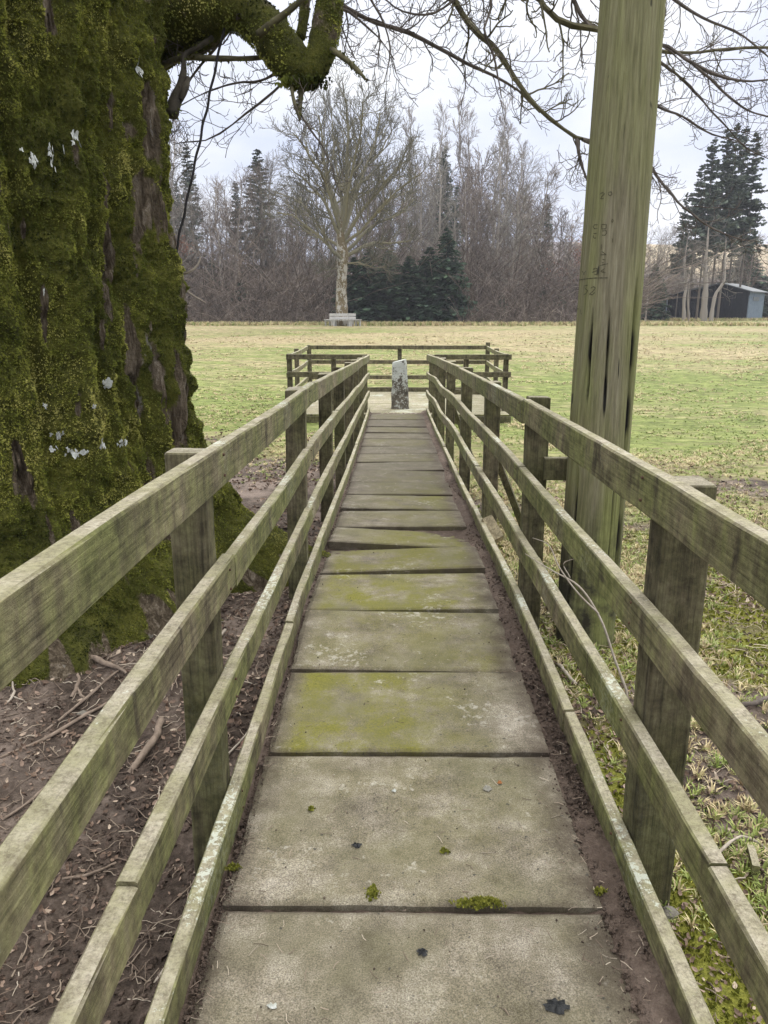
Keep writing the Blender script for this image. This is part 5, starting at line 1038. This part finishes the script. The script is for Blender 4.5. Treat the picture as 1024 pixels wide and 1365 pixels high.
# ------------------------------------------------------------------ countable small things
def dz(px, py, up=0.0):
    p = at_z(px, py, 0.0)
    for _ in range(4): p = at_z(px, py, float(deck(p[1])) + up)
    return p
def gz(px, py, up=0.0):
    p = at_z(px, py, -.1)
    for _ in range(6): p = at_z(px, py, float(ground(np.array([p[0]]), np.array([p[1]]))[0]) + up)
    return p
def tuft(px, py, sx_, sy_, h, n, label):
    p = dz(px, py, .004); N = fg.normal(size=(n, 3)) * [1, 1, 0]; q_ = fg.normal(size=(n, 2)) * .45; rr = np.clip(1 - (q_ ** 2).sum(1), 0, 1); pos = np.c_[q_[:, 0] * sx_, q_[:, 1] * sy_, rr * h * fg.uniform(0, 1, n)]
    V, F = scatter(sprig, SF, pos, frame(N * .5 + [0, 0, 1.], fg.uniform(0, 6, n)), .008 * fg.uniform(.5, 1.4, n)); o = MB().add(V, None, F, np.repeat(np.clip(.6 + fg.normal(size=n) * .25, 0, 1), 9)).build('moss_tuft', MGM); o.location = p; tag(o, label, 'moss', 'moss tufts on the slabs')
tuft(640, 1205, .055, .016, .016, 420, 'long yellow green moss clump in the joint between the two nearest slabs'); tuft(497, 1192, .014, .020, .018, 130, 'small round moss tuft left of the long moss clump at the nearest joint')
tuft(592, 1136, .014, .008, .008, 50, 'tiny moss scrap in the middle of the second slab'); tuft(415, 1079, .010, .008, .006, 40, 'tiny green moss scrap at the left of the second slab'); tuft(311, 1158, .018, .012, .014, 90, 'green moss tuft beside the left kerb board'); tuft(800, 1190, .018, .01, .01, 60, 'moss tuft in the dirt beside the right kerb board')
def splat(px, py, r0, name, cat, label, mt, seed, h=.006, K=17, jag=.35):
    g = np.random.default_rng(seed); p = dz(px, py, .005); t = np.linspace(0, 2 * math.pi, K, endpoint=False); rr = r0 * (1 + jag * g.uniform(-1, 1, K)); V = np.r_[np.c_[np.cos(t) * rr * 1.3, np.sin(t) * rr, g.uniform(-.002, .003, K)], np.c_[np.cos(t) * rr * .6, np.sin(t) * rr * .5, h + g.uniform(-.003, .003, K)], [[0, 0, h * .7]]]
    j = np.arange(K); o = mesh(name, V, np.stack([j, (j + 1) % K, (j + 1) % K + K, j + K], -1), np.stack([j + K, (j + 1) % K + K, np.full(K, 2 * K)], -1), mt, smooth=False); o.location = p; tag(o, label, cat)
MBLK = m_simple('rotten_leaf', (.010, .011, .012), (.04, .042, .045), 90, .5)
splat(741, 1341, .017, 'rotten_leaf', 'leaf', 'crumpled black leaf on the nearest slab', MBLK, 4); splat(475, 1126, .010, 'rotten_leaf', 'leaf', 'small flat dark leaf scrap in the middle of the second slab', MBLK, 5, .002)
splat(563, 1269, .010, 'rotten_leaf', 'leaf', 'tiny dark leaf scrap near the middle of the nearest slab', MBLK, 6, .002)
splat(362, 1341, .007, 'bird_dropping', 'dropping', 'white bird dropping at the lower left of the nearest slab', MW, 7, .002); splat(525, 1054, .006, 'bird_dropping', 'dropping', 'small white bird dropping in the middle of the second slab', MW, 8, .002)
splat(650, 1052, .010, 'pebble', 'pebble', 'small pale pebble at the far right of the second slab', m_simple('pebble_grey', (.25, .24, .2), (.4, .39, .35), 80), 9, .010, 9, .2); splat(666, 1044, .006, 'pebble', 'pebble', 'tiny orange brown pebble at the far right of the second slab', m_simple('pebble_orange', (.35, .14, .05), (.45, .2, .08), 80), 10, .008, 8, .2)
MSTN = m_simple('grey_stone', (.10, .095, .08), (.24, .22, .19), 30, bump=.6)
def stone(px, py, r0, label, seed, mt=MSTN):
    p = gz(px, py); g = np.random.default_rng(seed); a = np.linspace(0, 2 * math.pi, 12, endpoint=False); Vs = []
    for t in (-.5, 0, .45, .8): Vs.append(np.c_[np.cos(a) * math.cos(t * 1.2) * 1.25, np.sin(a) * math.cos(t * 1.2), np.full(12, math.sin(t * 1.2) * .7)])
    V = np.concatenate(Vs) * r0; V *= 1 + fbm(V / r0 * 1.3 + seed, 3, seed)[:, None] * .4; i = np.arange(48).reshape(4, 12); r = np.roll(i, -1, 1); o = mesh('stone', V, np.stack([i[:-1], r[:-1], r[1:], i[1:]], -1).reshape(-1, 4), None, mt, smooth=False, N=[i[-1]]); o.location = p; tag(o, label, 'stone')
stone(893, 1218, .022, 'grey stone beside the foot of the nearest right fence post', 3); stone(327, 992, .03, 'reddish round stone between the left kerb board and the bare soil', 4, m_simple('red_stone', (.16, .09, .07), (.26, .17, .14), 30)); stone(110, 952, .02, 'small grey stone lying on the soil under the mossy tree', 5)
# sticks, roots and a bent sapling
MRT = m_simple('root_bark', (.12, .09, .07), (.29, .23, .185), 26, bump=.6); MRP = m_simple('pale_stick_bark', (.26, .22, .18), (.46, .41, .35), 30)
def stick(pix, name, cat, label, mt=MRT, S=7, K=22, wob=.012, buried=.0, group=None, forks=()):
    def one(pix):
        pts = []; rad = []
        for a, b, r, up in pix:
            p = gz(a, b, up); d = np.linalg.norm(p - CAM); pts.append(p); rad.append(r * .6 * d / FPX)
        P_, r_ = resample(pts, K, rad); P_ += fbm(P_ * 14, 3, int(a)) [:, None] * [wob, wob, wob * .3]; P_[:, 2] -= buried * r_; return P_, r_
    m = MB(); P_, r_ = one(pix); V, Q = tubes(P_[None], r_[None], S); V = V + (V - np.repeat(P_, S, 0)) * fbm(V * 40, 3, 9)[:, None] * .5; m.add(V, Q); org_ = P_[0].copy()
    for f in forks: P_, r_ = one(f); V, Q = tubes(P_[None], r_[None], S); m.add(V, Q)
    tag(m.build(name, mt, smooth=True, loc=org_), label, cat, group)
G = 'roots and sticks on the bare soil'
stick([(96, 862, 4, .01), (125, 876, 6, .02), (150, 888, 5, .02), (168, 898, 3, .0)], 'root', 'root', 'thick root surfacing at the foot of the mossy tree', group=G)
stick([(104, 898, 3, .01), (102, 915, 4, .02), (95, 930, 3, .0)], 'stick', 'stick', 'small forked pale stick standing up below the thick root', MRT, forks=[[(103, 912, 3, .02), (112, 926, 3, .0), (118, 930, 2, .0)]], group=G)
stick([(0, 1010, 3, .0), (60, 985, 4, .01), (120, 950, 4, .01), (165, 930, 4, .01), (210, 935, 3, .0)], 'root', 'root', 'long thin root running across the soil behind the left top rail', group=G)
stick([(60, 975, 3, .0), (110, 935, 3, .01), (150, 900, 3, .01), (180, 880, 2, .0)], 'root', 'root', 'slender root curving up to the foot of the mossy tree', group=G)
stick([(214, 960, 7, .02), (205, 985, 8, .03), (188, 1010, 8, .02), (172, 1030, 5, .0)], 'root', 'root', 'stout barkless root between the two nearest left rails', MRT, group=G)
stick([(345, 940, 2.4, .0), (330, 975, 2.6, .01), (305, 1005, 2.6, .01), (283, 1024, 2, .0)], 'stick', 'stick', 'thin crooked stick beside the left kerb board', MRP, group=G)
stick([(300, 840, 4, .01), (285, 862, 5, .02), (278, 880, 4, .0)], 'stick', 'stick', 'short pale chip of wood behind the first left post', MRP, S=5, group=G)
stick([(85, 1170, 3, .0), (120, 1165, 3, .01), (155, 1150, 2.5, .0)], 'stick', 'stick', 'dark stick lying on the soil between the lower left rails', MRT, group=G, forks=[[(126, 1163, 2, .0), (130, 1185, 2, .0), (122, 1210, 1.5, .0)]])
stick([(0, 1095, 3, .0), (30, 1075, 3, .01), (60, 1050, 3, .0)], 'stick', 'stick', 'crooked stick at the left edge between the top and middle rails', MRT, group=G)
stick([(5, 940, 2, .0), (20, 925, 2.4, .01), (15, 910, 2, .02)], 'stick', 'stick', 'little pale curled twig at the far left below the top rail', MRP, group=G, forks=[[(18, 925, 1.6, .01), (34, 938, 1.4, .0)]])
stick([(195, 1320, 3, .0), (215, 1300, 3, .0), (228, 1275, 2, .0)], 'stick', 'stick', 'small stick on the soil beside the bottom left kerb board', MRP, group=G)
stick([(738, 880, 3, .0), (760, 903, 4, .02), (768, 912, 3, .01)], 'stick', 'stick', 'short whitish curved stick at the foot of the wooden pole', MRP, group='sticks on the right')
stick([(960, 945, 4, .0), (990, 940, 5, .01), (1040, 925, 5, .0)], 'stick', 'stick', 'thick dark stick lying at the right edge of the grass', MTW, group='sticks on the right')
pw = gz(1003, 1152); wc = empty('wood_chunk', pw); tag(wc, 'broken grey chunk of wood on the ground at the right edge', 'wood chunk'); brace(pw + [.012, .045, .014], pw + [-.012, -.045, .018], .028, .02, 'chunk', W['y'], wc)
stick([(940, 1160, 3, .0), (965, 1130, 3, .03), (1000, 1120, 3, .01), (1030, 1140, 2, .0)], 'stick', 'stick', 'bent pale stick beside the grey chunk of wood', MRP, group='sticks on the right')
P_, r_ = resample([at_y(838, 928, 2.75), at_y(820, 880, 2.8), at_y(798, 820, 2.85), at_y(770, 780, 2.9), at_y(735, 760, 2.95), at_y(700, 738, 3.0)], 30, [.0055, .005, .0045, .004, .003, .0015]); P_[0, 2] = float(ground_base(P_[0, 0], P_[0, 1]))
m = MB(); m.add(*tubes(P_[None], r_[None], 6))
P2, r2 = resample([at_y(798, 818, 2.85), at_y(770, 790, 2.86), at_y(745, 755, 2.9), at_y(730, 725, 2.95), at_y(710, 717, 3.0)], 20, [.004, .0035, .003, .002, .001]); m.add(*tubes(P2[None], r2[None], 5))
P2, r2 = resample([at_y(760, 770, 2.9), at_y(752, 750, 2.9), at_y(765, 745, 2.9)], 8, [.0025, .002, .001]); m.add(*tubes(P2[None], r2[None], 4))
tag(m.build('bent_sapling', MRP, smooth=True, loc=P_[0]), 'thin leafless sapling bending towards the fence in front of the pole', 'sapling')
# an offcut leaning on the right kerb board
p = gz(652, 718); bo = empty('timber_offcut', (p[0], p[1], p[2])); tag(bo, 'short block of pale timber leaning outside the right kerb board', 'timber offcut')
MOF = wood('offcut_wood', 'z', .05, 1.5, 0)
p0 = at_y(650, 722, p[1]) ; q0, q1 = at_y(658, 720, 4.92), at_y(642, 692, 5.02); sh_ = max(0, XR + .078 - q1[0]); q0[0] += sh_ * .5; q1[0] += sh_ * .5; brace(q0, q1, .075, .075, 'block', MOF, bo)

# ------------------------------------------------------------------ sky, sun
w = bpy.data.worlds.new('World'); sc.world = w; w.use_nodes = True; t = w.node_tree; t.nodes.clear()
N_ = t.nodes.new; L_ = t.links.new; out = N_('ShaderNodeOutputWorld'); bgd = N_('ShaderNodeBackground'); L_(bgd.outputs[0], out.inputs[0]); bgd.inputs[1].default_value = .1
sky = N_('ShaderNodeTexSky'); sky.sky_type = 'NISHITA'; sky.sun_disc = False; SE, SA = 38, 30
sky.sun_elevation = R(SE); sky.sun_rotation = R(SA); sky.air_density = 1.4; sky.dust_density = 2.5
tc = N_('ShaderNodeTexCoord'); mp = N_('ShaderNodeMapping'); mp.inputs['Scale'].default_value = (1, 1, 2.6); L_(tc.outputs['Generated'], mp.inputs[0])
n1 = N_('ShaderNodeTexNoise'); n1.inputs['Scale'].default_value = 2.3; n1.inputs['Detail'].default_value = 5; n1.inputs['Roughness'].default_value = .5; L_(mp.outputs[0], n1.inputs['Vector'])
cr = N_('ShaderNodeValToRGB'); L_(n1.outputs['Fac'], cr.inputs[0]); e_ = cr.color_ramp.elements; e_[0].position = .42; e_[0].color = (5.6, 6.3, 8.4, 1); e_[1].position = .66; e_[1].color = (9.2, 9.4, 9.9, 1)
e_[0].color = tuple(v / 10 for v in (5.2, 6.1, 8.8)) + (1,); e_[1].color = tuple(v / 10 for v in (9.6, 9.7, 10.0)) + (1,)
vm = N_('ShaderNodeVectorMath'); vm.operation = 'SCALE'; warm = N_('ShaderNodeMix'); warm.data_type = 'RGBA'; sw = N_('ShaderNodeSeparateXYZ'); L_(tc.outputs['Generated'], sw.inputs[0]); mw = N_('ShaderNodeMapRange'); L_(sw.outputs[2], mw.inputs[0]); mw.inputs[1].default_value = .32; mw.inputs[2].default_value = .6; L_(mw.outputs[0], warm.inputs[0]); L_(cr.outputs[0], warm.inputs[6]); warm.inputs[7].default_value = (.95, .93, .875, 1); L_(warm.outputs[2], vm.inputs[0]); sx_ = N_('ShaderNodeSeparateXYZ'); L_(tc.outputs['Generated'], sx_.inputs[0]); mr = N_('ShaderNodeMapRange'); L_(sx_.outputs[2], mr.inputs[0]); mr.inputs[1].default_value = .3; mr.inputs[2].default_value = .85; mr.inputs[3].default_value = 8.1; mr.inputs[4].default_value = 26.0; L_(mr.outputs[0], vm.inputs['Scale'])
mx = N_('ShaderNodeMix'); mx.data_type = 'RGBA'; mx.inputs[0].default_value = .93; L_(sky.outputs[0], mx.inputs[6]); L_(vm.outputs[0], mx.inputs[7]); L_(mx.outputs[2], bgd.inputs[0])
sd = bpy.data.lights.new('sun', 'SUN'); sd.energy = 1.5; sd.angle = R(22); sd.color = (1, .96, .90); so_ = bpy.data.objects.new('sun', sd); COL.objects.link(so_)
az = R(SA); dirv = Vector((math.sin(az) * math.cos(R(SE)), math.cos(az) * math.cos(R(SE)), math.sin(R(SE)))); so_.rotation_euler = dirv.to_track_quat('Z', 'Y').to_euler(); so_.location = (5, 5, 12)
vs = sc.view_settings; vs.view_transform = 'Standard'; vs.look = 'None'; vs.exposure = 0.5; vs.gamma = 1
sc.cycles.max_bounces = 6; sc.cycles.diffuse_bounces = 3; sc.cycles.use_denoising = True

# pale damp air between the camera and the wood
hz = MB(); x0, x1, y0, y1, z0, z1 = -640, 640, -60, 700, -3.0, 70.0
Vh = [(x, y, z) for z in (z0, z1) for x, y in ((x0, y0), (x1, y0), (x1, y1), (x0, y1))]
hz.add(Vh, [(3, 2, 1, 0), (4, 5, 6, 7), (0, 1, 5, 4), (1, 2, 6, 5), (2, 3, 7, 6), (3, 0, 4, 7)])
mhz = bpy.data.materials.new('damp_air'); mhz.use_nodes = True; th_ = mhz.node_tree; th_.nodes.clear(); oo = th_.nodes.new('ShaderNodeOutputMaterial'); pv = th_.nodes.new('ShaderNodeVolumePrincipled')
pv.inputs['Color'].default_value = (.84, .87, .97, 1); pv.inputs['Density'].default_value = .00065; pv.inputs['Anisotropy'].default_value = .2; th_.links.new(pv.outputs[0], oo.inputs['Volume'])
tag(hz.build('haze', mhz), kind='stuff')
